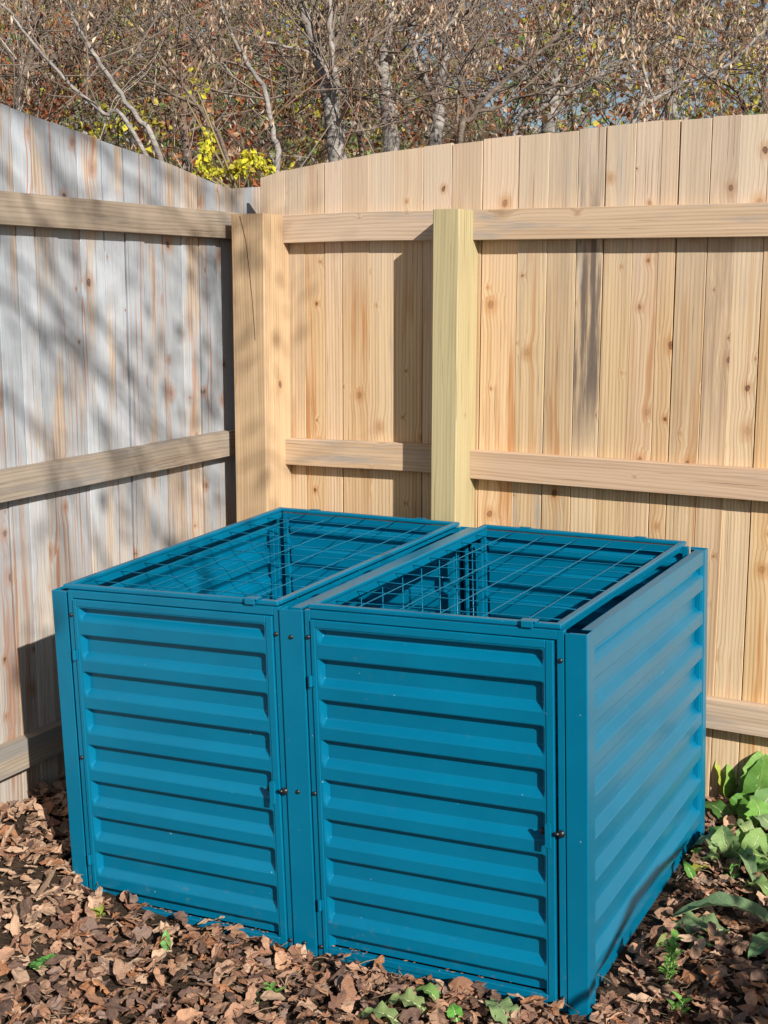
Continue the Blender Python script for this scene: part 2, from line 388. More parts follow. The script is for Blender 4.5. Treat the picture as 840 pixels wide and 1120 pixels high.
# ------------------------------------------------------------------ fences
def board(mb, P, s0, s1, o0, o1, zb, zt0, zt1, horiz=False, stain=0.0):
    """one plank: s0..s1 across (or along), o depth, z; P maps (s,o,z). Tiny chamfers on the long edges"""
    c = (random.random(), random.random(), random.random(), 1-stain)
    ou, ov = random.random()*37, random.random()*53
    ch = .0013
    if not horiz:
        prof = [(s0, o1), (s0, o0+ch), (s0+ch, o0), (s1-ch, o0), (s1, o0+ch), (s1, o1)]
        nseg = 5; ph = random.random()*6; V = []; UV = []
        for k in range(nseg+1):
            t = k/nseg
            bow = .0018*sin(ph+t*3)
            for (s, o) in prof:
                zt = zt0+(zt1-zt0)*((s-s0)/(s1-s0)); z = zb+(zt-zb)*t
                V.append(P(s+bow, o+.0012*sin(ph*2+t*4), z)); UV.append((s+(o-o0)+ou, z+ov))
        n = len(prof)
        Fc = [(k*n+j, k*n+(j+1) % n, (k+1)*n+(j+1) % n, (k+1)*n+j) for k in range(nseg) for j in range(n)]
        Fc.append(tuple(nseg*n+j for j in range(n)))
        mb.add(V, Fc, UV, c)
    else:       # rail: s0..s1 along, zb..zt0 height
        prof = [(o1, zb), (o0+ch, zb), (o0, zb+ch), (o0, zt0-ch), (o0+ch, zt0), (o1, zt0)]
        nseg = 8; V = []; UV = []
        ph = random.random()*6
        for k in range(nseg+1):
            t = k/nseg; s = s0+(s1-s0)*t
            for (o, z) in prof:
                dz = (zt1-zt0)*t+.0015*sin(ph+t*5)
                V.append(P(s, o, z+dz)); UV.append((z+(o-o0)+ou, s+ov))
        n = len(prof)
        Fc = [(k*n+j, k*n+(j+1) % n, (k+1)*n+(j+1) % n, (k+1)*n+j) for k in range(nseg) for j in range(n)]
        Fc.append(tuple(range(n))); Fc.append(tuple(nseg*n+j for j in range(n))[::-1])
        mb.add(V, Fc, UV, c)
def interp(x, T):
    if x <= T[0][0]: return T[0][1]
    for (a, b), (c, d_) in zip(T, T[1:]):
        if x <= c:
            t = (x-a)/(c-a); return b+(d_-b)*t
    return T[-1][1]
topR = [(-2.6, .345), (-2.47, .3735), (-2.3, .395), (-2.09, .416), (-1.8, .434), (-1.53, .448), (-1.19, .4625), (-.88, .466), (-.5, .455), (0, .41), (.5, .35)]
topL = [(.5, .34), (1.2, .42), (1.9, .49), (2.4, .50), (2.763, .4735), (3.133, .4215), (3.4, .388), (3.58, .3636), (3.787, .326), (3.87, .322), (3.95, .338), (4.02, .34)]
rf = thing('wooden_fence', PR(-1, .03, -1.56), 'tan cedar board fence with horizontal rails behind the blue bins, right of the corner post', 'fence')
mb = MB()
# picket joints as seen in the photo at two heights, then regular
edges_px = [284, 312, 333, 355, 374, 404, 432, 463, 494, 527, 567, 600, 632, 661, 693, 722, 741, 775, 806, 838]
edges = [sR(p, 220) for p in edges_px]
edges[0] = -2.566
s = edges[-1]
while s < 1.6: s += random.choice([.09, .1, .11, .14]); edges.append(s)
for a, b_ in zip(edges, edges[1:]):
    g = random.choice([.0004, .0006, .001, .0025])
    dz = random.uniform(-.003, .003)
    jo = random.uniform(-.001, .001)
    mid_ = (a+b_)/2; stn = 1.0 if abs(mid_-sR(646, 300)) < .03 else .6 if abs(mid_-sR(800, 300)) < .04 else .35 if random.random() < .12 else 0
    board(mb, PR, a+g/2, b_-g/2, .038+jo, .056, -1.60, interp(a, topR)+dz, interp(b_, topR)+dz, stain=stn)
mb.build('board_panel', M['cedar'], rf)
SM = -1.84185
def rail(P, s0, s1, zt0, zt1, h, mat, par, o=0.0, th=.038):
    m = MB(); board(m, P, s0, s1, o, o+th-.0004, zt0-h, zt0, zt1, True); return m.build('rail', mat, par)
PST0, PST1 = -2.583, -2.453
for (l0, l1, r0, r1, h) in [(.2275, .2290, .2265, .2235, .092), (-.5215, -.5125, -.5215, -.5205, .090), (-1.216, -1.216, -1.217, -1.219, .090)]:
    rail(PR, PST1+.0005, SM-.0005, l0, l1, h, M['cedar_rail'], rf, o=.001)
    rail(PR, SM+.0895, 1.6, r0, r1, h, M['cedar_rail'], rf, o=-.002, th=.040)
def postmesh(s0, s1, o0, o1, zb, zt, mat, name='post', P=PR, par=None):
    m = MB(); c = (random.random(), .5, random.random()); ou, ov = random.random()*31, random.random()*17; ch = .004
    prof = [(s0, o1), (s0, o0+ch), (s0+ch, o0), (s1-ch, o0), (s1, o0+ch), (s1, o1)]
    V = []; UV = []
    cum = [0]
    for a, b_ in zip(prof, prof[1:]): cum.append(cum[-1]+math.hypot(a[0]-b_[0], a[1]-b_[1]))
    K = 8
    for k in range(K+1):
        z = zb+(zt-zb)*k/K
        for j, (s_, o_) in enumerate(prof): V.append(P(s_, o_, z)); UV.append((cum[j]+ou, z+ov))
    n = 6
    Fc = [(k*n+j, k*n+(j+1) % n, (k+1)*n+(j+1) % n, (k+1)*n+j) for k in range(K) for j in range(n)]
    Fc.append(tuple(K*n+j for j in range(n)))
    m.add(V, Fc, UV, c); return m.build(name, mat, par)
pm = postmesh(SM, SM+.089, -.105, .0365, -1.62, .2245, M['pt_post'], par=rf)
pm['label'] = 'greenish yellow treated post in front of the rails'
pc = postmesh(PST0, PST1, -.115, .0365, -1.62, .2265, M['post'], par=rf)
pc['label'] = 'thick tan corner post with a long crack'
# long drying crack in the corner post (flat dark strip painting its inner shade)
mck = MB(); c0 = [(262/1., 236), (268.5, 262), (272, 290), (276, 330), (279, 372)]
V = []
for px, py in c0:
    Pp = hit(px, py, NR, CR-.1156); V += [Pp-DR*.0011, Pp+DR*.0011]
mck.add(V, [(2*i, 2*i+1, 2*i+3, 2*i+2) for i in range(4)])
M['crack'] = simple('crack_shadow_wood', (.05, .03, .015), .9, .1)
mck.build('crack', M['crack'], pc)
rail_end = 1.4

lf = thing('wooden_fence', PL(3, .03, -1.5), 'weathered grey and rust streaked board fence with horizontal rails, left of the corner post', 'fence')
mb = MB()
epx = [0, 22, 42, 67, 91, 117, 139, 160, 180, 201, 219, 238]
edges = [sL(p, 350) for p in epx]
left = []; s = edges[0]
while s > .7: s -= random.choice([.09, .1, .11, .14]); left.insert(0, s)
s_end = 4.05
edges = left+edges+[edges[-1]+.105, s_end]
edges = [e for i, e in enumerate(edges) if i == 0 or e-edges[i-1] > .02]
for a, b_ in zip(edges, edges[1:]):
    g = random.choice([.0015, .002, .003, .006]); dz = random.uniform(-.003, .003); jo = random.uniform(-.003, .003)
    board(mb, PL, a+g/2, b_-g/2, .038+jo, .056, -1.60, interp(a, topL)+dz, interp(b_, topL)+dz)
mb.build('board_panel', M['old'], lf)
for (z0, z1, h) in [(.2435, .2385, .087), (-.502, -.500, .085), (-1.276, -1.274, .086)]:
    rail(PL, .7, 3.90, z0, z1, h, M['old_rail'], lf, o=0.0)

# ------------------------------------------------------------------ compost bin
W, D, H = 1.38763, 1.03953, 0.8436
CN = {(0, 0, 0): (-.8009, 3.2113, -1.6001), (0, 0, 1): (-.8284, 3.2114, -.757), (1, 0, 0): (.4393, 2.5916, -1.5453), (1, 0, 1): (.4118, 2.5918, -.7021),
      (0, 1, 0): (-.3292, 4.145, -1.5591), (0, 1, 1): (-.3568, 4.1451, -.716), (1, 1, 0): (.9078, 3.517, -1.552), (1, 1, 1): (.8803, 3.5172, -.7089)}
CN = {k: np.array(v) for k, v in CN.items()}
def T(x, y, z):
    u, v, w_ = x/W, y/D, z/H; o = np.zeros(3)
    for (i, j, k), P in CN.items():
        o = o + P*((u if i else 1-u)*(v if j else 1-v)*(w_ if k else 1-w_))
    return o
bin_ = thing('compost_bin', T(W/2, D/2, 0), 'teal blue corrugated metal double compost bin with wire mesh lids', 'compost bin')
PT = M['paint']
def part(name, boxes, par=bin_, mat=None, bev=.0012):
    m = MB()
    for a, b_ in boxes: m.box(a, b_, T, bev)
    return m.build(name, mat or PT, par)
def solid(o, t=.0014):
    md = o.modifiers.new('thickness', 'SOLIDIFY'); md.thickness = t; md.offset = 0; return o
TOPS = [.737-.0955*i for i in range(8)]
def profile(z0, z1, dep):
    pr = [(z1, 0), (z1-.001, 0)]
    # short recess at the top
    tops = [(.806, .018, .0165)] + [(t, .0485, .0165) for t in TOPS]
    for t, flat, sl_ in tops:
        if t > z1: continue
        e = .0018
        pr += [(t+e, 0), (t-.0005, e*.6), (t-.004, dep-e), (t-.0065, dep)]
        bot = max(t-.0065-flat+.006, z0+.03)
        if t-.05 < z0+.02:
            pr += [(z0+.012, dep), (z0+.004, dep)]
            return pr
        pr += [(bot+e, dep), (bot-e, dep-e*.9), (bot-sl_+e, e*.9), (bot-sl_-e, 0)]
    pr += [(z0, 0)]
    return pr
def sheet(name, u0, u1, z0, z1, mp, dep, par, flange=0.0, mp_fl=None):
    pr = profile(z0, z1, dep)
    if flange: pr = [(z1-.0005, flange), (z1, flange-.002), (z1, .002)] + pr[1:]
    cols = [(u0, 0), (u0+.004, 0), (u0+.0065, .1), (u0+.012, .9), (u0+.0145, 1), (u1-.0145, 1), (u1-.012, .9), (u1-.0065, .1), (u1-.004, 0), (u1, 0)]
    m = MB(); V = []
    for (u, f) in cols:
        for q, (z, d_) in enumerate(pr):
            dd = d_ if (flange and q < 3) else d_*f
            V.append(mp(u, z, dd))
    n = len(pr)
    Fc = [(c*n+k, c*n+k+1, (c+1)*n+k+1, (c+1)*n+k) for c in range(len(cols)-1) for k in range(n-1)]
    m.add(V, Fc); return solid(m.build(name, PT, par))
# corner posts (angle section)
def corner_post(sx, sy):
    x0, x1 = (-.002, .044) if sx == 0 else (W-.0445, W+.002)
    xs0, xs1 = (-.003, .0005) if sx == 0 else (W-.0005, W+.003)
    y0, y1 = (-.004, -.0005) if sy == 0 else (D+.0005, D+.004)
    ya, yb = (-.003, .045) if sy == 0 else (D-.036, D+.003)
    ztop = H+.001
    m = MB(); m.box((x0, y0, -.005), (x1, y1, ztop), T, .0012); m.box((xs0, ya, -.005), (xs1, yb, ztop), T, .0012)
    # folded cap lip
    m.box((x0+.004, min(y0, y1)+.003 if sy == 0 else D-.016, ztop-.006), (x1-.002, .016 if sy == 0 else max(y0, y1)-.003, ztop-.003), T, .001)
    return m.build('corner_post', PT, bin_)
for a in (0, 1):
    for b_ in (0, 1): corner_post(a, b_)
part('centre_post', [((.6625, -.0065, -.005), (.7240, -.003, .846)), ((.664, -.003, 0), (.667, .03, .845)), ((.7195, -.003, 0), (.7225, .03, .845))])
part('centre_post', [((.650, D+.0008, -.005), (.7365, D+.004, .846)), ((.676, D-.03, .0), (.690, D-.002, .83)), ((.699, D-.03, .0), (.710, D-.002, .83))])
BX = [(.047, .660), (.7265, 1.3405)]
DX = [(.0635, .6420), (.7425, 1.3180)]
for (a, b_) in BX:
    part('front_frame', [((a, -.002, 0), (a+.0145, .014, .848)), ((b_-.0155, -.002, 0), (b_, .014, .848)),
                         ((a+.0146, -.002, .8285), (b_-.0156, .014, .848)), ((a+.0146, -.002, -.002), (b_-.0156, .014, .0145)),
                         ((a+.0146, .009, .8090), (b_-.0156, .0135, .8284))])
    part('back_frame', [((a, D-.016, 0), (a+.016, D, .846)), ((b_-.016, D-.016, 0), (b_, D, .846)), ((a+.0165, D-.016, .826), (b_-.0165, D, .846))])
    sheet('back_panel', a+.012, b_-.012, .01, .838, lambda u, z, d_: T(u, D-.004+d_*0-.0, z) if False else T(u, D+.0005-d_, z), .015, bin_, flange=0)
sheet('side_panel', .040, D-.035, .0, H, lambda u, z, d_: T(W+.0005-d_, u, z), .019, bin_, flange=.024)
sheet('side_panel', .040, D-.035, .0, H, lambda u, z, d_: T(-.0005+d_, u, z), .015, bin_, flange=.024)
# inner uprights
for x in (.018, W-.034):
    part('inner_post', [((x, D-.055, 0), (x+.016, D-.04, .80)), ((x+.0165, D-.05, 0), (x+.03, D-.047, .80))])
part('inner_post', [((.640, D-.052, 0), (.655, D-.04, .81)), ((.7300, D-.052, 0), (.7455, D-.04, .81))])
part('divider_beam', [((.682, .016, .832), (.708, D-.004, .8465)), ((.6935, .02, .80), (.6965, D-.01, .8318))])
# divider mesh
m = MB()
for i in range(9):
    y = .06+i*.1155; m.tube([T(.716, y, .02), T(.716, y, .838)], .0016, 5)
for k in range(8):
    z = .82-.1*k; m.tube([T(.7192, .02, z), T(.7192, D-.02, z)], .0016, 5)
m.build('divider_mesh', PT, bin_, smooth=True)
# bottom litter-side sill is part of the frames
def ball(m, c, r, sq=.6, n=10):
    V = []; Fc = []; rings = 4
    for i in range(rings+1):
        A = pi/2*i/rings
        for j in range(n):
            B = 2*pi*j/n; V.append(T(c[0]+r*cos(A)*cos(B), c[1]-r*sq*sin(A), c[2]+r*cos(A)*sin(B)))
    for i in range(rings):
        for j in range(n): Fc.append((i*n+j, (i+1)*n+j, (i+1)*n+(j+1) % n, i*n+(j+1) % n))
    m.add(V, Fc)
def bolt(x, y, z, r=.0058, par=bin_):
    m = MB(); ball(m, (x, y, z), r, .75); return m.build('bolt', M['black'], par, smooth=True)
for x in (.0545, .6500, .7345, 1.3325):
    for z in (.785, .412, .031):
        if z == .412 and x in (.6500, 1.3325): continue
        bolt(x, -.0022, z)
for z in (.783, .412, .034): bolt(.6925, -.0067, z)
# doors
for bi, (a, b_) in enumerate(DX):
    m = MB(); y0, y1 = -.006, .010
    m.box((a, y0, .0165), (a+.0115, y1, .8265), T, .0015); m.box((b_-.0175, y0, .0165), (b_, y1, .8265), T, .0015)
    m.box((a+.0116, y0, .8090), (b_-.0176, y1, .8265), T, .0015); m.box((a+.0116, y0, .0165), (b_-.0176, y1, .0335), T, .0015)
    door = m.build('door', PT, bin_)
    door['label'] = ('left' if bi == 0 else 'right')+' hinged door of corrugated sheet in a flat frame'
    sheet('door_panel', a+.0105, b_-.0165, .032, .8095, lambda u, z, d_: T(u, -.0035+d_, z), .0165, door)
    for z in (.684, .140):
        m = MB(); x = a-.003
        pts = [T(x, -.009, z-.013), T(x, -.009, z+.013)]
        m.tube(pts, .0045, 10); m.box((x-.001, -.0085, z-.012), (x+.011, -.0065, z+.012), T, .0005)
        m.build('hinge', PT, door, smooth=False)
    # latch
    m = MB(); x = b_-.0140; m.box((x-.001, -.0270, .380), (x+.0135, -.0240, .430), T, .0012); m.box((x+.001, -.0180, .386), (x+.0045, -.006, .424), T, .0005); m.box((x+.001, -.0240, .386), (x+.0045, -.0181, .424), T, .0005)
    m.tube([T(x+.0062, -.0269, .430), T(x+.0062, -.0241, .4302)], .0068, 14)
    lt = m.build('latch', PT, door)
    m = MB(); ball(m, (x-.010, -.010, .411), .0085, .9); m.tube([T(x-.009, -.008, .411), T(x-.009, -.001, .411)], .004, 8)
    m.tube([T(x+.0135, -.012, .409), T(x+.026, -.012, .409)], .0035, 8)
    m.build('latch_knob', M['black'], door, smooth=True)
    bolt(x+.0285, -.006, .4085, .0092, door)
# lids
LX = [(.030, .6555), (.7330, 1.3335)]
for bi, (a, b_) in enumerate(LX):
    z0, z1 = .8492, .8605; wd = .017
    y0, y1 = .0015, D-.004
    m = MB()
    m.box((a, y0, z0), (b_, y0+wd, z1), T, .0025); m.box((a, y1-wd, z0), (b_, y1, z1), T, .0025)
    m.box((a, y0+wd+.0002, z0), (a+wd, y1-wd-.0002, z1), T, .0025); m.box((b_-wd, y0+wd+.0002, z0), (b_, y1-wd-.0002, z1), T, .0025)
    # down-turned inner flange
    m.box((a+wd-.003, y0+wd, z0-.018), (a+wd-.0005, y1-wd, z0-.0003), T, .0004); m.box((b_-wd+.0005, y0+wd, z0-.018), (b_-wd+.003, y1-wd, z0-.0003), T, .0004)
    lid = m.build('lid', PT, bin_); lid['label'] = ('left' if bi == 0 else 'right')+' lid of wire mesh in a flat metal frame'
    m = MB(); n5 = 5; ph = random.random()
    def wv(x, y, amp=.0025): return amp*mn.noise(Vector((x*6, y*6, bi*5)))
    for i in range(1, n5+1):
        x = a+(b_-a)*i/(n5+1)
        m.tube([T(x+wv(x, y)*1.3, y, z0-.0015+wv(x, y)) for y in np.linspace(y0+.008, y1-.008, 12)], .0013, 6)
    for k in range(1, 10):
        y = y0+(y1-y0)*k/10
        m.tube([T(x, y+wv(x, y)*1.3, z0-.0046+wv(x, y)) for x in np.linspace(a+.008, b_-.008, 10)], .0013, 6)
    m.build('wire_mesh', PT, lid, smooth=True)
    tabx = .585 if bi == 0 else 1.262
    for (tx, ty) in [(tabx, y0-.002)]:
        m = MB(); m.box((tx-.018, -.004, z1+.0003), (tx+.018, .020, z1+.004), T, .001); m.box((tx-.013, -.008, z1-.010), (tx+.013, -.0042, z1+.0035), T, .001)
        m.build('lid_catch', PT, lid)
    for tx in (a+.13, b_-.13):
        m = MB(); m.tube([T(tx-.016, D+.001, z1-.002), T(tx+.016, D+.001, z1-.002)], .0035, 8); m.box((tx-.015, D-.016, z1+.0003), (tx+.015, D-.001, z1+.0018), T, .0008)
        m.build('lid_hinge', PT, lid)

# ------------------------------------------------------------------ leaf litter
def leaf_templates(k=16, rows=8):
    out = []
    for q in range(k):
        rs = np.random.RandomState(q+50); kind = q % 3
        V = []; t = np.linspace(0, 1, rows)
        wmax = rs.uniform(.17, .33); curl = rs.uniform(-.8, 1.2); fold = rs.uniform(-.2, .55); tw = rs.uniform(-.7, .7)
        for i in range(rows):
            tt = t[i]; cr = rs.uniform(-.05, .05)
            wd = wmax*math.sin(pi*min(1, max(0.02, tt**.8)))**.7
            if kind == 1: wd *= 1+.45*math.sin(tt*17+q)
            if kind == 2: wd *= rs.uniform(.55, 1.25)
            if i in (0, rows-1): wd = .015
            a = curl*(tt-.4); x = math.sin(a)/curl if abs(curl) > .05 else tt; z = (1-math.cos(a))/curl if abs(curl) > .05 else 0
            tl = tw*(tt-.5)
            for sx in (-1, -.5, 0, .5, 1):
                yy = sx*wd*rs.uniform(.8, 1.15); zz = abs(sx)*wd*fold + rs.uniform(-.045, .045)*(abs(sx)+.2)+cr*.7
                V.append((x, yy*cos(tl)-zz*sin(tl), z+yy*sin(tl)+zz*cos(tl)))
        Fc = []
        for i in range(rows-1):
            for j in range(4): Fc.append((i*5+j, i*5+j+1, (i+1)*5+j+1, (i+1)*5+j))
        V = np.array(V); V[:, 2] -= V[:, 2].mean(); V[:, 0] -= V[:, 0].mean(); out.append((V, Fc, [(sx_*.95, tt_) for tt_ in t for sx_ in (-1, -.5, 0, .5, 1)]))
    return out
LT = leaf_templates()
def rotm(rx, ry, rz):
    cx_, sx_, cy_, sy_, cz_, sz_ = cos(rx), sin(rx), cos(ry), sin(ry), cos(rz), sin(rz)
    return np.array([[cz_*cy_, cz_*sy_*sx_-sz_*cx_, cz_*sy_*cx_+sz_*sx_], [sz_*cy_, sz_*sy_*sx_+cz_*cx_, sz_*sy_*cx_-cz_*sx_], [-sy_, cy_*sx_, cy_*cx_]])
LCOL = [(.42, .245, .16), (.46, .29, .195), (.32, .17, .105), (.22, .12, .08), (.13, .08, .06), (.26, .18, .145), (.38, .18, .09), (.52, .36, .245), (.17, .105, .08), (.37, .225, .15), (.29, .155, .10), (.40, .23, .14)]
def in_bin(x, y):
    # inside the bin footprint (convex quad)
    q = [CN[0, 0, 0], CN[1, 0, 0], CN[1, 1, 0], CN[0, 1, 0]]
    for i in range(4):
        a, b_ = q[i], q[(i+1) % 4]
        if (b_[0]-a[0])*(y-a[1])-(b_[1]-a[1])*(x-a[0]) < -.012*np.hypot(b_[0]-a[0], b_[1]-a[1]) - 0: return False
    return True
def litter():
    mb = MB(); R = random.Random(3); cnt = 0; soilp = on_ground(28, 968)
    zones = [  # (n, xmin,xmax,ymin,ymax, size0,size1, layers)
        (14500, -1.45, 1.6, 2.0, 4.2, .027, .070, .034), (3000, -3.2, 3.2, .6, 6.2, .045, .080, .03)]
    for (n, xa, xb, ya, yb, sa, sb, lay) in zones:
        for _ in range(n):
            x, y = R.uniform(xa, xb), R.uniform(ya, yb)
            if x*NL[0]+y*NL[1] > CL+.035 or x*NR[0]+y*NR[1] > CR+.035: continue
            if in_bin(x, y): continue
            # patches of bare soil
            p = mn.noise(Vector((x*3.1, y*3.1, 9)))
            if (p > .38 and R.random() < .5) or (math.hypot(x-soilp[0], y-soilp[1]) < .08 and R.random() < .8): continue
            sz = R.uniform(sa, sb)
            if R.random() < .3: sz *= .5
            V, Fc, UVt = LT[R.randrange(len(LT))]
            tl = .38
            m_ = rotm(R.gauss(0, tl), R.gauss(0, tl), R.uniform(0, 2*pi))
            dl = CL-(x*NL[0]+y*NL[1])
            h = ground_z(x, y)+R.uniform(.002, lay)+.012*max(0, 1-dl/.35)
            vv = (V*sz)@m_.T+np.array([x, y, h])
            # keep out of the bin: push any that intrude
            c = R.choice(LCOL); k = R.uniform(.68, 1.18); c = (c[0]*k, c[1]*k*.96, c[2]*k*.94)
            if dl < .45 and R.random() < .6: c = (.46*k, .30*k, .20*k)
            mb.add(vv, Fc, UVt, c); cnt += 1
    return tag(mb.build('fallen_leaves', M['litter'], smooth=False), 'carpet of dry brown fallen leaves around the bin', 'leaf litter', kind='stuff')
litter()
def chips():     # soil crumbs, bark bits, petioles
    mb = MB(); R = random.Random(5)
    for _ in range(5200):
        x, y = R.uniform(-1.5, 1.9), R.uniform(1.9, 4.3)
        if x*NL[0]+y*NL[1] > CL+.03 or x*NR[0]+y*NR[1] > CR+.03 or in_bin(x, y): continue
        z = ground_z(x, y); a = R.uniform(0, 2*pi)
        if R.random() < .45:
            L = R.uniform(.015, .07); e = R.uniform(-.2, .3)
            p0 = np.array([x, y, z+R.uniform(.005, .03)]); dd = np.array([cos(a), sin(a), e])*L
            k = R.uniform(.5, 1.2)
            mb.tube([p0, p0+dd*.5+np.array([R.gauss(0, .003), R.gauss(0, .003), .003]), p0+dd], [.0012, .0010, .0006], 4, (.30*k, .21*k, .13*k), False)
        else:
            r = R.uniform(.003, .011); m_ = rotm(R.uniform(0, 6), R.uniform(0, 6), a); c = R.uniform(.3, 1)
            V = np.array([(1, 0, 0), (-1, .2, 0), (0, 1, .1), (.1, -1, 0), (0, 0, .6), (0, .1, -.6)])*r
            V = V@m_.T+np.array([x, y, z+r*.5])
            mb.add(V, [(0, 2, 4), (2, 1, 4), (1, 3, 4), (3, 0, 4), (2, 0, 5), (1, 2, 5), (3, 1, 5), (0, 3, 5)], None, (.09*c, .055*c, .035*c))
    for bi in (0, 1):
        for _ in range(90 if bi == 0 else 25):
            x = DX[bi][0]+.02+(R.random()**1.6)*.5; P = T(x, R.uniform(-.004, .010), R.uniform(.0345, .0385)); r = R.uniform(.001, .0026); c = R.uniform(.5, 1.6)
            V = np.array([(1, 0, 0), (-1, .2, 0), (0, 1, .1), (.1, -1, 0), (0, 0, .6), (0, .1, -.6)])*r*np.array([R.uniform(.8, 3), 1, 1])
            mb.add(V+P, [(0, 2, 4), (2, 1, 4), (1, 3, 4), (3, 0, 4), (2, 0, 5), (1, 2, 5), (3, 1, 5), (0, 3, 5)], None, (.2*c, .12*c, .08*c))
    return tag(mb.build('soil_crumbs', M['twig']), 'dark soil crumbs, bark bits and tiny stalks among the leaves', 'soil', kind='stuff')
chips()

# ------------------------------------------------------------------ broad green leaves
def big_leaf(mb, mr, base, tip, width, arch=.04, fold=.25, col=(.13, .26, .06), side=None, wav=.1, rows=14, seed=0, bulge=.35):
    rs = random.Random(seed)
    base, tip = np.array(base, float), np.array(tip, float); d_ = tip-base; L = np.linalg.norm(d_); width = width*(1.35 if width > .012 else 1.15); t_ = d_/L
    up = np.array([0, 0, 1.]) if side is None else np.array(side, float)
    sd = np.cross(t_, up); sd /= np.linalg.norm(sd); nn = np.cross(sd, t_)
    V = []; UV = []; mid = []
    us = (-1, -.6, -.25, 0, .25, .6, 1); nc = len(us)
    ph = rs.random()*6
    for i in range(rows):
        t = i/(rows-1)
        c = base+d_*t+nn*arch*math.sin(pi*t)*1.0
        wd = width*(math.sin(pi*t**(.5+bulge))**.8 if 0 < t < 1 else .02)
        mid.append(c+nn*.0005)
        for u in us:
            ed = abs(u)**2
            z = fold*abs(u)*wd + ed*wav*width*math.sin(ph+t*19+(1.7 if u > 0 else 0))+ .10*wd*math.sin(ph+t*31+u*7)
            jag = 1+(.05*math.sin(t*47+u*3+ph)+rs.uniform(-.09, .09)*(rows > 8))*(1 if abs(u) > .9 else .3)
            V.append(c+sd*u*wd*jag+nn*z); UV.append((u, t))
    Fc = [(i*nc+j, i*nc+j+1, (i+1)*nc+j+1, (i+1)*nc+j) for i in range(rows-1) for j in range(nc-1)]
    mb.add(V, Fc, UV, col)
    if mr is not None: mr.tube([p-nn*.0015 for p in mid], [.0026*(1-.8*i/(rows-1)) for i in range(rows)], 5, (.42, .46, .24))
def plant(name, label, group, loc, leaves, cat='plant'):
    """leaves: dict(b=(px,py,h), t=(px,py,h), w, arch, fold, col)"""
    root = thing(name, loc, label, cat, group)
    ms = MB(); anyst = False
    for i, lf_ in enumerate(leaves):
        mb_ = MB(); B = on_ground(*lf_['b']) if len(lf_['b']) == 3 else np.array(lf_['b'][:3]); Tt = on_ground(*lf_['t']) if lf_.get('side') is None else at(lf_['t'][0], lf_['t'][1], float(B@FWD)+lf_.get('d', .02))
        mr_ = MB(); big_leaf(mb_, mr_, B, Tt, lf_['w'], lf_.get('arch', .03), lf_.get('fold', .2), lf_.get('col', (.12, .24, .05)), lf_.get('side'), lf_.get('wav', .12), seed=i+int(loc[0]*100), bulge=lf_.get('bulge', .35))
        lo_ = mb_.build('leaf', M['green'], root, smooth=True); mr_.build('midrib', M['twig'], lo_, smooth=True)
        if 'stem' in lf_:
            P0 = np.array(loc)+np.array([0, 0, .005]); c = (P0+B)/2+np.array([0, 0, .03])
            ms.tube([P0, c, B], [.004, .0035, .0026], 6, (.40, .44, .24)); anyst = True
    return root
G1, G2, G3, GY = (.14, .27, .09), (.21, .31, .15), (.10, .26, .035), (.36, .42, .06)
plant('broadleaf_plant', 'tall green plant with a yellow green leaf under the bottom fence rail', 'broad leaved plants on the right', on_ground(803, 885), [
    dict(b=(802, 878, .0), t=(781, 808, .0), w=.030, arch=.02, fold=.3, col=GY, side=(.2, -1, .4), bulge=.1),
    dict(b=(806, 880, .0), t=(800, 812, .0), w=.034, arch=.03, fold=.35, col=(.22, .40, .07), side=(0, -1, .5), bulge=.0),
    dict(b=(800, 872, .01), t=(779, 826, .03), w=.022, arch=.02, fold=.4, col=G2, side=(-.6, -1, .3)),
    dict(b=(812, 878, .02), t=(826, 832, .03), w=.036, arch=.03, fold=.2, col=G2, side=(.3, -1, .6)),
    dict(b=(815, 885, .02), t=(846, 822, .05), w=.040, arch=.02, fold=.2, col=(.08, .20, .03), side=(.3, -1, .6)),
    dict(b=(812, 905, .02), t=(850, 884, .05), w=.045, arch=.03, fold=.15, col=G3),
    dict(b=(825, 880, .03), t=(838, 815, .05), w=.034, arch=.03, fold=.25, col=(.20, .38, .08), side=(-.4, -1, .5)),
    dict(b=(826, 905, .03), t=(822, 872, .05), w=.036, arch=.03, fold=.2, col=(.17, .36, .07), side=(.4, -1, .7)),
    dict(b=(850, 915, .03), t=(812, 900, .03), w=.030, arch=.04, fold=.25, col=G2),
    dict(b=(800, 905, .01), t=(762, 880, .03), w=.026, arch=.03, fold=.2, col=(.06, .16, .03)),
    dict(b=(806, 893, .02), t=(818, 868, .07), w=.026, arch=.02, fold=.3, col=G3, side=(-.3, -1, .6)),
    dict(b=(820, 895, .02), t=(846, 862, .07), w=.034, arch=.02, fold=.3, col=G1, side=(.3, -1, .6))])
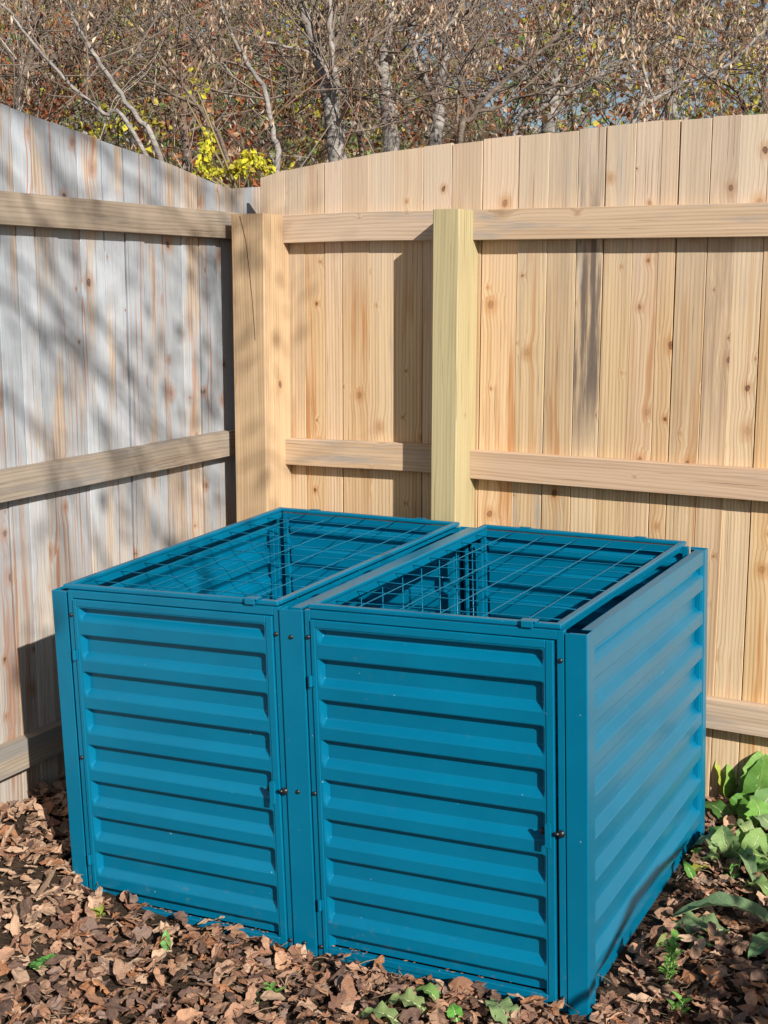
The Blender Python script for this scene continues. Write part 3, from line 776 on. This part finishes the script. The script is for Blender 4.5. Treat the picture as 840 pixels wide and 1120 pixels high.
plant('broadleaf_plant', 'grey green plant with curled leaves beside the back corner of the bin', 'broad leaved plants on the right', on_ground(798, 955), [
    dict(b=(797, 934, .03), t=(757, 926, .03), w=.032, arch=.035, fold=.1, col=G2, bulge=.2),
    dict(b=(800, 938, .02), t=(790, 902, .05), w=.030, arch=.03, fold=.5, col=(.26, .38, .14), side=(-.5, -1, .5)),
    dict(b=(800, 938, .02), t=(812, 900, .05), w=.026, arch=.02, fold=.5, col=(.24, .36, .13), side=(.5, -1, .6)),
    dict(b=(806, 940, .02), t=(842, 912, .04), w=.034, arch=.02, fold=.2, col=G3),
    dict(b=(812, 938, .03), t=(832, 905, .04), w=.026, arch=.03, fold=.3, col=(.24, .38, .12), side=(.2, -1, .6)),
    dict(b=(820, 960, .02), t=(850, 950, .02), w=.026, arch=.03, fold=.3, col=(.15, .30, .08)),
    dict(b=(798, 925, .03), t=(775, 905, .05), w=.022, arch=.03, fold=.3, col=(.14, .28, .07), side=(-.4, -1, .6)),
    dict(b=(806, 942, .02), t=(848, 938, .03), w=.030, arch=.03, fold=.3, col=G2, wav=.3),
    dict(b=(800, 942, .01), t=(828, 975, .02), w=.016, arch=.05, fold=.8, col=G2),
    dict(b=(779, 950, .01), t=(752, 958, .01), w=.014, arch=.015, fold=.3, col=(.35, .33, .05)),
    dict(b=(790, 952, .01), t=(764, 944, .02), w=.017, arch=.03, fold=.3, col=(.24, .34, .12), wav=.3),
    dict(b=(842, 942, .05), t=(806, 956, .01), w=.022, arch=.04, fold=.3, col=(.20, .34, .10), wav=.3),
    dict(b=(830, 930, .05), t=(790, 915, .05), w=.018, arch=.05, fold=.5, col=(.30, .40, .16), wav=.3),
    dict(b=(760, 966, .01), t=(747, 940, .03), w=.010, arch=.01, fold=.3, col=G3, side=(0, -1, .5))])
plant('broadleaf_plant', 'long arching grey green leaf plant lying over brown leaves at the lower right', 'broad leaved plants on the right', on_ground(850, 1015), [
    dict(b=(858, 1018, .03), t=(728, 1008, .01), w=.024, arch=.055, fold=.5, col=(.15, .24, .12), bulge=.3),
    dict(b=(798, 1020, .02), t=(722, 1016, .01), w=.036, arch=.015, fold=.15, col=(.22, .32, .15), wav=.25),
    dict(b=(790, 1030, .01), t=(752, 1040, .0), w=.020, arch=.01, fold=.2, col=(.12, .22, .08)),
    dict(b=(742, 1022, .01), t=(716, 1040, .02), w=.012, arch=.01, fold=.4, col=(.30, .34, .12)),
    dict(b=(850, 985, .02), t=(812, 972, .01), w=.022, arch=.03, fold=.3, col=(.20, .32, .10), wav=.3),
    dict(b=(855, 965, .02), t=(822, 948, .02), w=.020, arch=.02, fold=.4, col=(.14, .28, .06), wav=.3),
    dict(b=(860, 1030, .02), t=(818, 1048, .02), w=.024, arch=.02, fold=.2, col=(.16, .28, .12))])
def seedling(px, py, label, n=9, hgt=.07, seed=1, col=(.17, .36, .07), group='small green weeds in the leaf litter', spread=.03, lw=.006):
    base = on_ground(px, py); R = random.Random(seed); root = thing('weed', base, label, 'plant', group)
    ms = MB(); ml = MB()
    for k in range(max(1, n//4)):
        top = base+np.array([R.uniform(-.6, .6)*spread, R.uniform(-.5, .5)*spread, hgt*R.uniform(.6, 1)])
        ms = MB(); ms.tube([base, (base+top)/2+np.array([R.gauss(0, .004), 0, 0]), top], [.0014, .0012, .0008], 5, (.30, .42, .14)); ms.build('stem', M['twig'], root, smooth=True)
        for i in range(n):
            t = .25+.75*i/n; P = base+(top-base)*t; a = i*2.4+R.random()
            L = R.uniform(.018, .036); dirv = np.array([cos(a), sin(a), .35+.5*t]); dirv /= np.linalg.norm(dirv)
            kk = R.uniform(.75, 1.25)
            big_leaf(ml, None, P, P+dirv*L, lw, .004, .3, tuple(c*kk for c in col), rows=6, seed=i)
    ml.build('leaves', M['green'], root, smooth=True); return root
seedling(727, 1082, 'upright bright green seedling with narrow leaves near the front right corner of the bin', 12, .13, 2, spread=.05, lw=.007)
seedling(741, 1118, 'small seedling at the bottom edge, below the upright bright green one', 8, .05, 3, lw=.006)
seedling(800, 968, 'thin seedling between the curled leaves and the long arching leaf', 6, .07, 4, lw=.004)
seedling(760, 948, 'small green shoots against the back lower corner of the bin', 6, .045, 5)
seedling(105, 1010, 'tiny yellow green weed left of the leaf standing against the door', 5, .03, 6, col=(.34, .42, .05), lw=.008)
seedling(48, 1062, 'low clover green weed at the lower left', 8, .025, 7, col=(.10, .28, .06), lw=.008, spread=.08)
seedling(300, 1092, 'tiny weed below the centre post', 5, .03, 8, lw=.006)
plant('wilted_leaf_plant', 'wilted pale green leaves lying below the right door', None, on_ground(480, 1112), [
    dict(b=(468, 1108, .01), t=(420, 1098, .02), w=.020, arch=.02, fold=.3, col=(.25, .32, .12), wav=.3),
    dict(b=(480, 1100, .01), t=(452, 1084, .03), w=.014, arch=.02, fold=.4, col=(.16, .30, .07)),
    dict(b=(500, 1118, .01), t=(494, 1098, .03), w=.013, arch=.01, fold=.3, col=(.12, .34, .05), side=(0, -1, .8)),
    dict(b=(560, 1128, .01), t=(536, 1094, .02), w=.024, arch=.02, fold=.15, col=(.26, .36, .15), wav=.2),
    dict(b=(440, 1122, .01), t=(392, 1112, .02), w=.018, arch=.02, fold=.3, col=(.24, .32, .12), wav=.3),
    dict(b=(470, 1092, .01), t=(482, 1078, .03), w=.011, arch=.01, fold=.3, col=(.14, .22, .10), side=(0, -1, .8))])
def lone(name, label, px, py, tx, ty, w_, col, th=.05, side=None, mat='litter', arch=.006, fold=.35):
    B = on_ground(px, py, .006); Tt = on_ground(tx, ty, .0); Tt = B+(Tt-B) if side is None else B+np.array([(tx-px)/F*B[1], 0.0, (py-ty)/F*B[1]])
    m = MB(); big_leaf(m, None, B, Tt, w_, arch, fold, col, side, .2, seed=int(px)); o = m.build(name, M[mat], None, smooth=True, origin=B)
    return tag(o, label, 'leaf')
lone('upright_leaf', 'small round bright green leaf standing against the left door', 183, 1040, 183, 1012, .011, (.20, .46, .13), side=(-.1, -1, .2), mat='green')
lone('fallen_leaf', 'peach tan leaf leaning on the foot of the centre post', 314, 1060, 301, 1038, .013, (.52, .30, .18), side=(0, -1, .4))
lone('fallen_leaf', 'pale green round leaf among brown leaves at the lower left of the centre post', 283, 1098, 276, 1086, .010, (.30, .38, .17))
tag(lone('twig_leaf', 'long dry brown leaf propped up in the pile beside the left fence', 36, 985, 66, 942, .006, (.24, .16, .11), side=(.4, -1, .2), arch=.01))

# ------------------------------------------------------------------ trees behind the fence
def branch_curve(p0, p1, n, wob, R, sag=0):
    p0, p1 = np.array(p0, float), np.array(p1, float); L = np.linalg.norm(p1-p0); pts = []
    off = np.array([R.gauss(0, wob) for _ in range(3)])*L; ph = [R.random()*6 for _ in range(3)]
    for i in range(n+1):
        t = i/n; q = p0+(p1-p0)*t+off*math.sin(pi*t)+np.array([0, 0, -sag*L*math.sin(pi*t)])
        q += np.array([math.sin(t*9+ph[0]), math.sin(t*8+ph[1]), math.sin(t*10+ph[2])])*wob*.25*L*(t*(1-t)*4)
        pts.append(q)
    return pts
def twigs(mt, P, d0, L, r, R, depth, ends, tw_col, spread=.6):
    n = 4; pts = [np.array(P)]; d = np.array(d0, float)
    for i in range(n):
        d = d+np.array([R.gauss(0, .18), R.gauss(0, .18), R.gauss(.03, .16)]); d /= np.linalg.norm(d)
        pts.append(pts[-1]+d*L/n)
    mt.tube(pts, [r*(1-.75*i/n) for i in range(n+1)], 4 if r < .006 else 5, tw_col, False)
    ends.append((pts[-1], d))
    if depth > 0:
        for k in range(R.choice([2, 3, 3, 4])):
            i = R.randint(1, n); dd = d+np.array([R.gauss(0, spread), R.gauss(0, spread), R.gauss(.1, spread)]); dd /= np.linalg.norm(dd)
            twigs(mt, pts[i], dd, L*R.uniform(.45, .8), r*.6, R, depth-1, ends, tw_col, spread)
    elif R.random() < .5: ends.append((pts[2], d))
TAN = [(.66, .50, .36), (.56, .41, .28), (.72, .57, .43), (.40, .27, .17), (.34, .20, .12)]
def quadleaf(ml, P, d, L, w_, c, R):
    d = np.array(d, float); d /= np.linalg.norm(d)+1e-9
    a = np.array([R.gauss(0, 1), R.gauss(0, 1), R.gauss(0, .5)]); s_ = np.cross(d, a); s_ /= np.linalg.norm(s_)+1e-9; nn = np.cross(s_, d)
    P = np.array(P)
    V = [P, P+d*L*.5+s_*w_+nn*w_*.4, P+d*L, P+d*L*.5-s_*w_+nn*w_*.4, P+d*L*.5]
    ml.add(V, [(0, 1, 4), (1, 2, 4), (2, 3, 4), (3, 0, 4)], None, c)
def tree(label, path, r0, r1, seed, barkm='bark', ntw=14, twl=.7, leaf_p=.35, leaf_cols=TAN, leafsz=(.022, .04), depth=2, extra=(), twc=None, cat='tree', cluster=(4, 12)):
    """path: [(px,py,dist)...] of the trunk as seen above the fence; the foot goes on to the ground"""
    R = random.Random(seed); pts = [at(*p) for p in path]
    f = pts[0]; dirn = pts[0]-pts[1]; dirn = dirn/abs(dirn[2]); gz = -1.5; k = (f[2]-gz)
    foot = f+np.array([dirn[0]*k*.35, dirn[1]*k*.2, 0]); foot[2] = ground_z(foot[0], foot[1])-.05
    full = [foot, (foot+f)/2+np.array([R.gauss(0, .03), R.gauss(0, .03), 0])]+pts
    # continue above the frame
    up = pts[-1]-pts[-2]; up /= np.linalg.norm(up)
    full += [pts[-1]+up*.8+np.array([R.gauss(0, .1), R.gauss(0, .1), 0]), pts[-1]+up*1.7+np.array([R.gauss(0, .2), R.gauss(0, .2), .2])]
    root = thing('tree', foot, label, cat, 'trees and saplings beyond the fence')
    # smooth the path a little
    q = [np.array(p) for p in full]; fine = []
    for i in range(len(q)-1):
        a, b_, c, d_ = q[max(i-1, 0)], q[i], q[i+1], q[min(i+2, len(q)-1)]
        for s_ in range(5):
            t = s_/5; fine.append(.5*((2*b_)+(-a+c)*t+(2*a-5*b_+4*c-d_)*t*t+(-a+3*b_-3*c+d_)*t**3)+np.array([R.gauss(0, .004), R.gauss(0, .004), 0]))
    fine.append(q[-1]); n = len(fine)
    rad = [r0*1.25+(r1*.4-r0*1.25)*(i/(n-1)) for i in range(n)]
    m = MB(); m.tube(fine, rad, 9); m.build('trunk', M[barkm], root, smooth=True)
    mt = MB(); ml = MB(); ends = []
    twc = twc or (.20, .155, .125)
    for (pp, rr0, rr1) in extra:
        e = [at(*p) for p in pp]; ee = []
        for i in range(len(e)-1):
            for s_ in range(4):
                t = s_/4; ee.append(e[i]*(1-t)+e[i+1]*t+np.array([R.gauss(0, .006), R.gauss(0, .006), R.gauss(0, .006)]))
        ee.append(e[-1]); k2 = len(ee)
        m2 = MB(); m2.tube(ee, [rr0+(rr1-rr0)*i/(k2-1) for i in range(k2)], 7); m2.build('limb', M[barkm], root, smooth=True)
        for j in range(max(3, ntw//3)):
            i = R.randint(1, k2-1); dd = ee[i]-ee[i-1]; dd = dd/np.linalg.norm(dd)+np.array([R.gauss(0, .6), R.gauss(0, .6), R.gauss(.1, .5)]); dd /= np.linalg.norm(dd)
            twigs(mt, ee[i], dd, twl*R.uniform(.5, 1), rr1*.7, R, depth-1, ends, twc)
    for j in range(ntw):
        i = R.randint(int(n*.35), n-1); dd = np.array([R.gauss(0, 1), R.gauss(0, .8), R.gauss(.45, .6)]); dd /= np.linalg.norm(dd)
        twigs(mt, fine[i], dd, twl*R.uniform(.6, 1.2), min(rad[i]*.45, .009), R, depth, ends, twc)
    mt.build('crown', M['twig'], root)
    for P, d in ends:
        if R.random() < leaf_p:
            for k in range(R.randint(*cluster)):
                c = R.choice(leaf_cols); kk = R.uniform(.7, 1.25); L = R.uniform(*leafsz)
                quadleaf(ml, np.array(P)+np.array([R.gauss(0, .018), R.gauss(0, .018), R.gauss(-.02, .03)]), (R.gauss(0, .45), R.gauss(0, .45), -1), L, L*.16, tuple(a*kk for a in c), R)
    if ml.n: ml.build('leaves', M['foliage'], root)
    return root
tree('grey trunk forking into two limbs, rising just right of the corner post', [(370, 182, 6.2), (366, 150, 6.2), (362, 122, 6.2), (352, 80, 6.25), (340, 35, 6.3), (328, -5, 6.3)], .046, .026, 11,
     extra=[([(363, 122, 6.2), (368, 95, 6.15), (360, 60, 6.1), (362, 30, 6.1), (360, -10, 6.1)], .022, .010), ([(358, 70, 6.15), (335, 55, 6.1), (290, 47, 6.0), (255, 30, 6)], .010, .004)], ntw=18)
tree('slim pale stem that bends left, between the yellow leaves and the forked trunk', [(303, 186, 5.9), (299, 150, 5.9), (290, 100, 5.9), (272, 72, 5.95), (255, 40, 6), (238, -5, 6)], .014, .010, 12, ntw=14)
tree('pale leaning stem over the middle of the left fence', [(175, 172, 5.4), (150, 130, 5.4), (120, 85, 5.4), (98, 52, 5.45), (80, 20, 5.5), (65, -10, 5.5)], .012, .007, 13, ntw=12)
tree('thin grey stem leaning left, lowest over the left fence', [(148, 150, 5.2), (115, 125, 5.2), (80, 96, 5.2), (50, 62, 5.2), (18, 25, 5.2), (-10, -5, 5.2)], .009, .006, 14, ntw=14)
tree('branching stem crossing the top left corner', [(255, 190, 5.8), (225, 130, 5.8), (190, 80, 5.8), (150, 30, 5.8), (120, -5, 5.8)], .010, .007, 15, 'bark_brown', ntw=16,
     extra=[([(215, 115, 5.8), (170, 92, 5.7), (120, 70, 5.7), (60, 40, 5.6)], .008, .004)])
tree('pale stout trunk right of the forked trunk', [(428, 160, 7.2), (424, 120, 7.2), (420, 80, 7.2), (424, 40, 7.2), (428, -5, 7.2)], .045, .032, 16, ntw=18,
     extra=[([(422, 90, 7.2), (405, 60, 7.1), (396, 20, 7.1), (392, -10, 7)], .016, .008), ([(424, 70, 7.2), (445, 50, 7.0), (480, 38, 7), (515, 5, 7)], .012, .006)])
tree('light grey trunk leaning right, above the treated post', [(476, 162, 7.6), (480, 120, 7.6), (484, 80, 7.6), (494, 40, 7.6), (504, -5, 7.6)], .038, .025, 17, ntw=18,
     extra=[([(480, 120, 7.6), (462, 80, 7.5), (448, 40, 7.5), (440, -5, 7.5)], .018, .010)])
tree('dark shrubby stem spreading right above the treated post', [(500, 160, 5.6), (515, 130, 5.6), (540, 100, 5.6), (575, 70, 5.6), (610, 40, 5.6), (640, 5, 5.6)], .014, .008, 18, 'bark_brown', ntw=20,
     extra=[([(520, 125, 5.6), (560, 110, 5.6), (610, 95, 5.5), (660, 85, 5.5)], .008, .004), ([(505, 150, 5.6), (500, 110, 5.6), (512, 60, 5.6), (560, 15, 5.6)], .008, .004)])
tree('far whitish trunk over the middle of the right fence', [(600, 150, 10), (606, 100, 10), (612, 60, 10), (624, 20, 10), (632, -5, 10)], .06, .045, 19, ntw=16, twl=1.1)
tree('arching sapling full of hanging tan seeds over the middle of the right fence', [(560, 152, 6.2), (590, 120, 6.2), (640, 90, 6.2), (700, 62, 6.2), (745, 30, 6.2), (780, -5, 6.2)], .014, .009, 20, ntw=22, leaf_p=.75, cluster=(8, 18), leafsz=(.028, .048),
     extra=[([(590, 120, 6.2), (610, 80, 6.2), (640, 40, 6.1), (660, 0, 6.1)], .009, .005)])
tree('thin bent sapling with tan seeds near the right edge', [(690, 140, 5.8), (715, 110, 5.8), (750, 90, 5.8), (790, 75, 5.8), (830, 40, 5.8), (860, 0, 5.8)], .011, .007, 21, ntw=20, leaf_p=.75, cluster=(8, 18), leafsz=(.028, .048),
     extra=[([(715, 110, 5.8), (700, 70, 5.8), (690, 30, 5.8), (700, -5, 5.8)], .008, .004)])
tree('slender sapling at the far right edge', [(815, 130, 6.6), (800, 95, 6.6), (790, 60, 6.6), (800, 20, 6.6), (815, -5, 6.6)], .012, .009, 22, 'bark_brown', ntw=20, leaf_p=.6,
     leaf_cols=TAN+[(.32, .42, .05)])
tree('far grey trunk near the right edge', [(735, 130, 11), (730, 80, 11), (722, 40, 11), (716, -5, 11)], .055, .045, 23, ntw=14, twl=1.2)
tree('brown leaved bushy tree at the top left corner', [(20, 120, 7), (28, 80, 7), (40, 40, 7), (48, -5, 7)], .022, .018, 24, 'bark_brown', ntw=30, leaf_p=.9, leaf_cols=[(.40, .15, .06), (.32, .20, .09), (.24, .26, .07), (.45, .33, .20)], leafsz=(.025, .05))
tree('rust leaved tree behind the corner of the fences', [(205, 180, 8), (200, 120, 8), (215, 60, 8), (210, -5, 8)], .03, .025, 25, 'bark_brown', ntw=34, leaf_p=.9, leaf_cols=[(.42, .16, .07), (.35, .22, .11), (.30, .26, .08), (.48, .34, .22)], leafsz=(.025, .05), twl=1.0)
tree('many twigged tree between the forked trunk and the pale stout trunk', [(395, 170, 8.5), (392, 120, 8.5), (400, 60, 8.5), (398, -5, 8.5)], .022, .018, 26, 'bark_brown', ntw=34, leaf_p=.7, leaf_cols=[(.38, .19, .10), (.32, .22, .13), (.25, .27, .09), (.50, .38, .27)], leafsz=(.025, .045), twl=1.0)

# yellow-leaved shrub over the corner
def yellow_shrub():
    R = random.Random(31); base = at(262, 215, 5.15); foot = base.copy(); foot[2] = ground_z(foot[0], foot[1])
    root = thing('yellow_shrub', foot, 'bright yellow leaved shrub peeking over the fence corner', 'shrub')
    ms, ml = MB(), MB()
    ms.tube([foot, (foot+base)/2, base], [.016, .013, .010], 6, (.2, .15, .11))
    strands = [[(222, 192), (226, 165), (229, 142)], [(230, 190), (240, 186), (252, 182)], [(250, 188), (262, 180), (273, 168), (280, 172)], [(280, 172), (290, 180), (297, 186)], [(262, 190), (272, 182)]]
    strands += [[(205, 112), (210, 90), (220, 66)], [(216, 100), (228, 92)]]
    for si, st in enumerate(strands):
        sp_ = (70 if si in (0, 2) else 24) if si < 5 else 6
        pts = [at(px, py, 5.15+R.uniform(-.03, .05)) for px, py in st]; pts = [base]+pts
        ms.tube(pts, [.006]+[.003]*(len(pts)-1), 5, (.25, .2, .1))
        for a, b_ in zip(pts[1:], pts[2:]):
            for _ in range(sp_):
                t = R.random(); P = a*(1-t)+b_*t+np.array([R.gauss(0, .012), R.gauss(0, .02), R.gauss(0, .012)])
                c = R.choice([(.66, .60, .04), (.72, .66, .06), (.50, .50, .05), (.45, .36, .06)])
                L = R.uniform(.016, .034); quadleaf(ml, P, (R.gauss(0, .7), R.gauss(0, .5), -.6), L, L*.3, c, R)
    ms.build('stems', M['twig'], root, smooth=True); ml.build('leaves', M['foliage'], root)
yellow_shrub()

# thicket of twigs and hanging leaves that reads as one mass
def thicket(name, label, d0, d1, n, nl, cols, lsz, seed, px0=-200, px1=1040, tw=.8, ybase=200, rtw=.005):
    R = random.Random(seed); mt = MB(); ends = []
    for _ in range(n):
        px = R.uniform(px0, px1); dist = R.uniform(d0, d1); py = R.uniform(-60, ybase)
        P = at(px, py, dist); dd = np.array([R.gauss(0, .5), R.gauss(0, .4), R.gauss(.8, .4)]); dd /= np.linalg.norm(dd)
        k = R.uniform(.5, 1.5); c = R.choice([(.20, .155, .125), (.30, .25, .21), (.12, .08, .06), (.22, .14, .10)])
        twigs(mt, P-dd*tw*.5, dd, tw*R.uniform(.6, 1.4), rtw*R.uniform(.5, 1.3), R, 1, ends, tuple(a*k for a in c))
    for _ in range(nl):
        if R.random() < .7: P, d = R.choice(ends); P = np.array(P)
        else: P = at(R.uniform(px0, px1), R.uniform(-60, ybase), R.uniform(d0, d1))
        pn = mn.noise(Vector((P[0]*1.1, P[1]*.5, P[2]*1.6)))+R.gauss(0, .18)
        c = cols[int(min(len(cols)-1, max(0, (pn+.5)*len(cols))))]; kk = R.uniform(.6, 1.3)
        L = R.uniform(*lsz)
        quadleaf(mt, P+np.array([R.gauss(0, .05), R.gauss(0, .05), R.gauss(0, .05)]), (R.gauss(0, .6), R.gauss(0, .6), -1), L, L*R.uniform(.2, .42), tuple(a*kk for a in c), R)
    return tag(mt.build(name, M['foliage']), label, 'undergrowth', kind='stuff')
CA = [(.38, .13, .06), (.42, .24, .13), (.45, .30, .18), (.30, .17, .09), (.54, .42, .30), (.40, .30, .20), (.30, .31, .10), (.52, .44, .05), (.22, .28, .09), (.20, .30, .08), (.56, .50, .06)]
CB = [(.44, .15, .06), (.40, .24, .12), (.50, .40, .28), (.26, .30, .10), (.20, .30, .10), (.34, .34, .22), (.48, .42, .08), (.14, .20, .09), (.38, .36, .34)]
def skip_right(px, py, R):      # thinner wood to the right, where sky glints through
    return px > 560 and R.random() < .3
def thicket2(name, label, d0, d1, n, nl, cols, lsz, seed, tw, rtw, twc, thin=False):
    R = random.Random(seed); mt = MB(); ends = []
    for _ in range(n):
        px = R.uniform(-280, 1120); dist = R.uniform(d0, d1); py = R.uniform(-70, 200)
        if thin and skip_right(px, py, R): continue
        P = at(px, py, dist); dd = np.array([R.gauss(0, .6), R.gauss(0, .4), R.gauss(.7, .4)]); dd /= np.linalg.norm(dd)
        k = R.uniform(.6, 1.4); c = R.choice(twc)
        twigs(mt, P-dd*tw*.5, dd, tw*R.uniform(.6, 1.4), rtw*R.uniform(.4, 1.3), R, 1, ends, tuple(a*k for a in c))
    for _ in range(nl):
        if R.random() < .55: P, d = R.choice(ends); P = np.array(P)
        else:
            px, py = (R.uniform(-280, 1120) if R.random() < .55 else R.uniform(-280, 400)), R.uniform(-70, 200)
            if thin and skip_right(px, py, R): continue
            P = at(px, py, R.uniform(d0, d1))
        pn = mn.noise(Vector((P[0]*.9, P[1]*.35, P[2]*1.3)))*1.6+R.gauss(0, .10)
        ci = cols[int(min(len(cols)-1, max(0, (pn+.5)*len(cols))))]
        for q in range(R.randint(1, 5)):
            kk = R.uniform(.55, 1.35); L = R.uniform(*lsz)
            quadleaf(mt, P+np.array([R.gauss(0, 1), R.gauss(0, 1), R.gauss(0, 1)])*lsz[1]*.8, (R.gauss(0, .9), R.gauss(0, .9), R.gauss(-.7, .7)), L, L*R.uniform(.16, .45), tuple(a*kk for a in ci), R)
    return tag(mt.build(name, M['foliage']), label, 'undergrowth', kind='stuff')
GT = [(.34, .30, .26), (.42, .38, .34), (.20, .155, .125), (.12, .08, .06), (.26, .18, .13)]
thicket2('thicket', 'tangle of thin twigs and dry hanging leaves behind the fence', 7.6, 10.5, 280, 7500, CA, (.025, .06), 41, .9, .005, GT)
thicket2('far_woods', 'distant woods of bare branches with rust, olive and yellow leaves', 11, 19, 560, 11000, CB, (.06, .13), 42, 1.5, .012, GT, True)

# fine pale twigs in front of the mass, one more loose tangle
def brush(seed=51, n=190):
    R = random.Random(seed); mt = MB()
    for _ in range(n):
        px = R.uniform(-250, 1090); dist = R.uniform(5.6, 7.5); py = R.uniform(-30, 190)
        P = at(px, py, dist); a = R.gauss(0, .7); dd = np.array([sin(a), R.gauss(0, .3), abs(cos(a))+.05]); dd /= np.linalg.norm(dd)
        k = R.uniform(.45, 1.25); c = R.choice([(.40, .36, .32), (.34, .28, .23), (.16, .11, .08), (.25, .13, .09)])
        ends = []
        twigs(mt, P-dd*.4, dd, R.uniform(.5, 1.1), R.uniform(.0018, .0042), R, 1, ends, tuple(q*k for q in c), .45)
    return tag(mt.build('brushwood', M['twig']), 'loose mass of fine grey and brown twigs just behind the fence', 'undergrowth', kind='stuff')
brush()

# ------------------------------------------------------------------ trees towards the sun (outside the frame); they cast the soft shadows
def shade_tree():
    R = random.Random(61); t0 = 5.6
    def S3(s, z, t=t0): return PL(s, .038, z)+SUN*t
    foot = S3(1.72, 0); gz = ground_z(foot[0], foot[1])
    root = thing('tree', (foot[0], foot[1], gz), 'bare garden tree behind the viewer that throws branch shadows on the weathered fence', 'tree')
    m = MB(); pts = [np.array([foot[0]+.05*sin(z), foot[1]+.05*cos(z), z]) for z in np.linspace(gz-.1, 4.6, 14)]
    m.tube(pts, [.09-.07*i/13 for i in range(14)], 9); m.build('trunk', M['bark'], root, smooth=True)
    def w(px, py): P = hit(px, py, NL, CL+.038); return float(P@DL), float(P[2])
    mt, ml = MB(), MB(); ends = []
    paths = [[(-230, 150), (0, 322), (60, 372), (130, 432), (200, 492), (250, 530)],
             [(-200, 60), (10, 190), (55, 285), (105, 355), (150, 425)],
             [(-180, 200), (0, 262), (45, 315), (90, 395), (110, 470)],
             [(-150, 20), (40, 130), (75, 215), (95, 260)],
             [(-150, -30), (80, 130), (150, 205), (205, 262), (240, 330)],
             [(-160, 330), (0, 430), (60, 500), (90, 560)],
             [(-100, 60), (120, 160), (190, 190), (235, 215)]]
    for i, pth in enumerate(paths):
        dt = R.uniform(-.5, .7); P = [S3(*w(*q), t0+dt) for q in pth]
        st = np.array([pts[8+i % 4][0], pts[8+i % 4][1], min(P[0][2]-.25, 4.4)]); P = [st]+P
        fine = []
        for a, b_ in zip(P, P[1:]):
            for k in range(4): fine.append(a+(b_-a)*k/4+np.array([R.gauss(0, .012) for _ in range(3)]))
        fine.append(P[-1]); n = len(fine)
        m2 = MB(); m2.tube(fine, [.014-.010*k/(n-1) for k in range(n)], 7); m2.build('limb', M['bark'], root, smooth=True)
        for k in range(11):
            q = R.randint(5, n-1); dd = fine[q]-fine[q-1]; dd /= np.linalg.norm(dd); dd = dd+np.array([R.gauss(0, .5) for _ in range(3)]); dd /= np.linalg.norm(dd)
            twigs(mt, fine[q], dd, R.uniform(.3, .75), .0045, R, 1, ends, (.2, .16, .13))
    mt.build('crown', M['twig'], root)
    for P, d in ends:
        if R.random() < .22:
            for k in range(R.randint(2, 5)):
                L = R.uniform(.04, .07); quadleaf(ml, np.array(P)+np.array([R.gauss(0, .05) for _ in range(3)]), (R.gauss(0, .5), R.gauss(0, .5), -1), L, L*.3, R.choice(CA), R)
    ml.build('leaves', M['foliage'], root)
shade_tree()
def side_bush():
    R = random.Random(71)
    NS = (CN[1, 1, 1]-CN[1, 0, 1]); NS = np.cross(NS, np.array([0, 0, 1.])); NS /= np.linalg.norm(NS); cs = float(CN[1, 0, 0]@NS)
    pts = [hit(px, py, NS, cs)+SUN*1.35 for px, py in [(752, 922), (722, 952), (697, 985), (675, 1025), (655, 1065)]]
    NF = CN[1, 0, 1]-CN[0, 0, 1]; NF = np.cross(NF, np.array([0, 0, 1.])); NF /= np.linalg.norm(NF)
    pts += [hit(px, py, NF, float(CN[0, 0, 0]@NF))+SUN*1.35 for px, py in [(632, 1092), (600, 1118)]]
    foot = np.array([2.0, 1.55, 0]); foot[2] = ground_z(foot[0], foot[1])
    root = thing('bush', foot, 'leafy bush outside the right edge whose stem shadows the lower side of the bin', 'bush')
    ms, ml = MB(), MB()
    st = [foot, foot+np.array([-.05, .25, .45]), (foot+np.array([-.1, .5, .62])+pts[0])/2]+pts
    ms.tube(st, [.016, .014, .012]+[.0095]*(len(pts)-1)+[.006], 7, (.2, .16, .12))
    for k in range(26):
        gp = on_ground(R.uniform(765, 900), R.uniform(985, 1120)); P = gp+SUN*R.uniform(1.3, 1.7)
        ms.tube([foot+np.array([0, 0, .3]), (foot+P)/2+np.array([0, 0, .25]), P], [.006, .004, .002], 5, (.2, .16, .12))
        for q in range(7):
            L = R.uniform(.05, .10); quadleaf(ml, P+np.array([R.gauss(0, .07) for _ in range(3)]), (R.gauss(0, .8), R.gauss(0, .8), -.5), L, L*.35, R.choice([(.10, .2, .05), (.2, .25, .06), (.3, .2, .1)]), R)
    ms.build('stems', M['twig'], root, smooth=True); ml.build('leaves', M['foliage'], root)
side_bush()
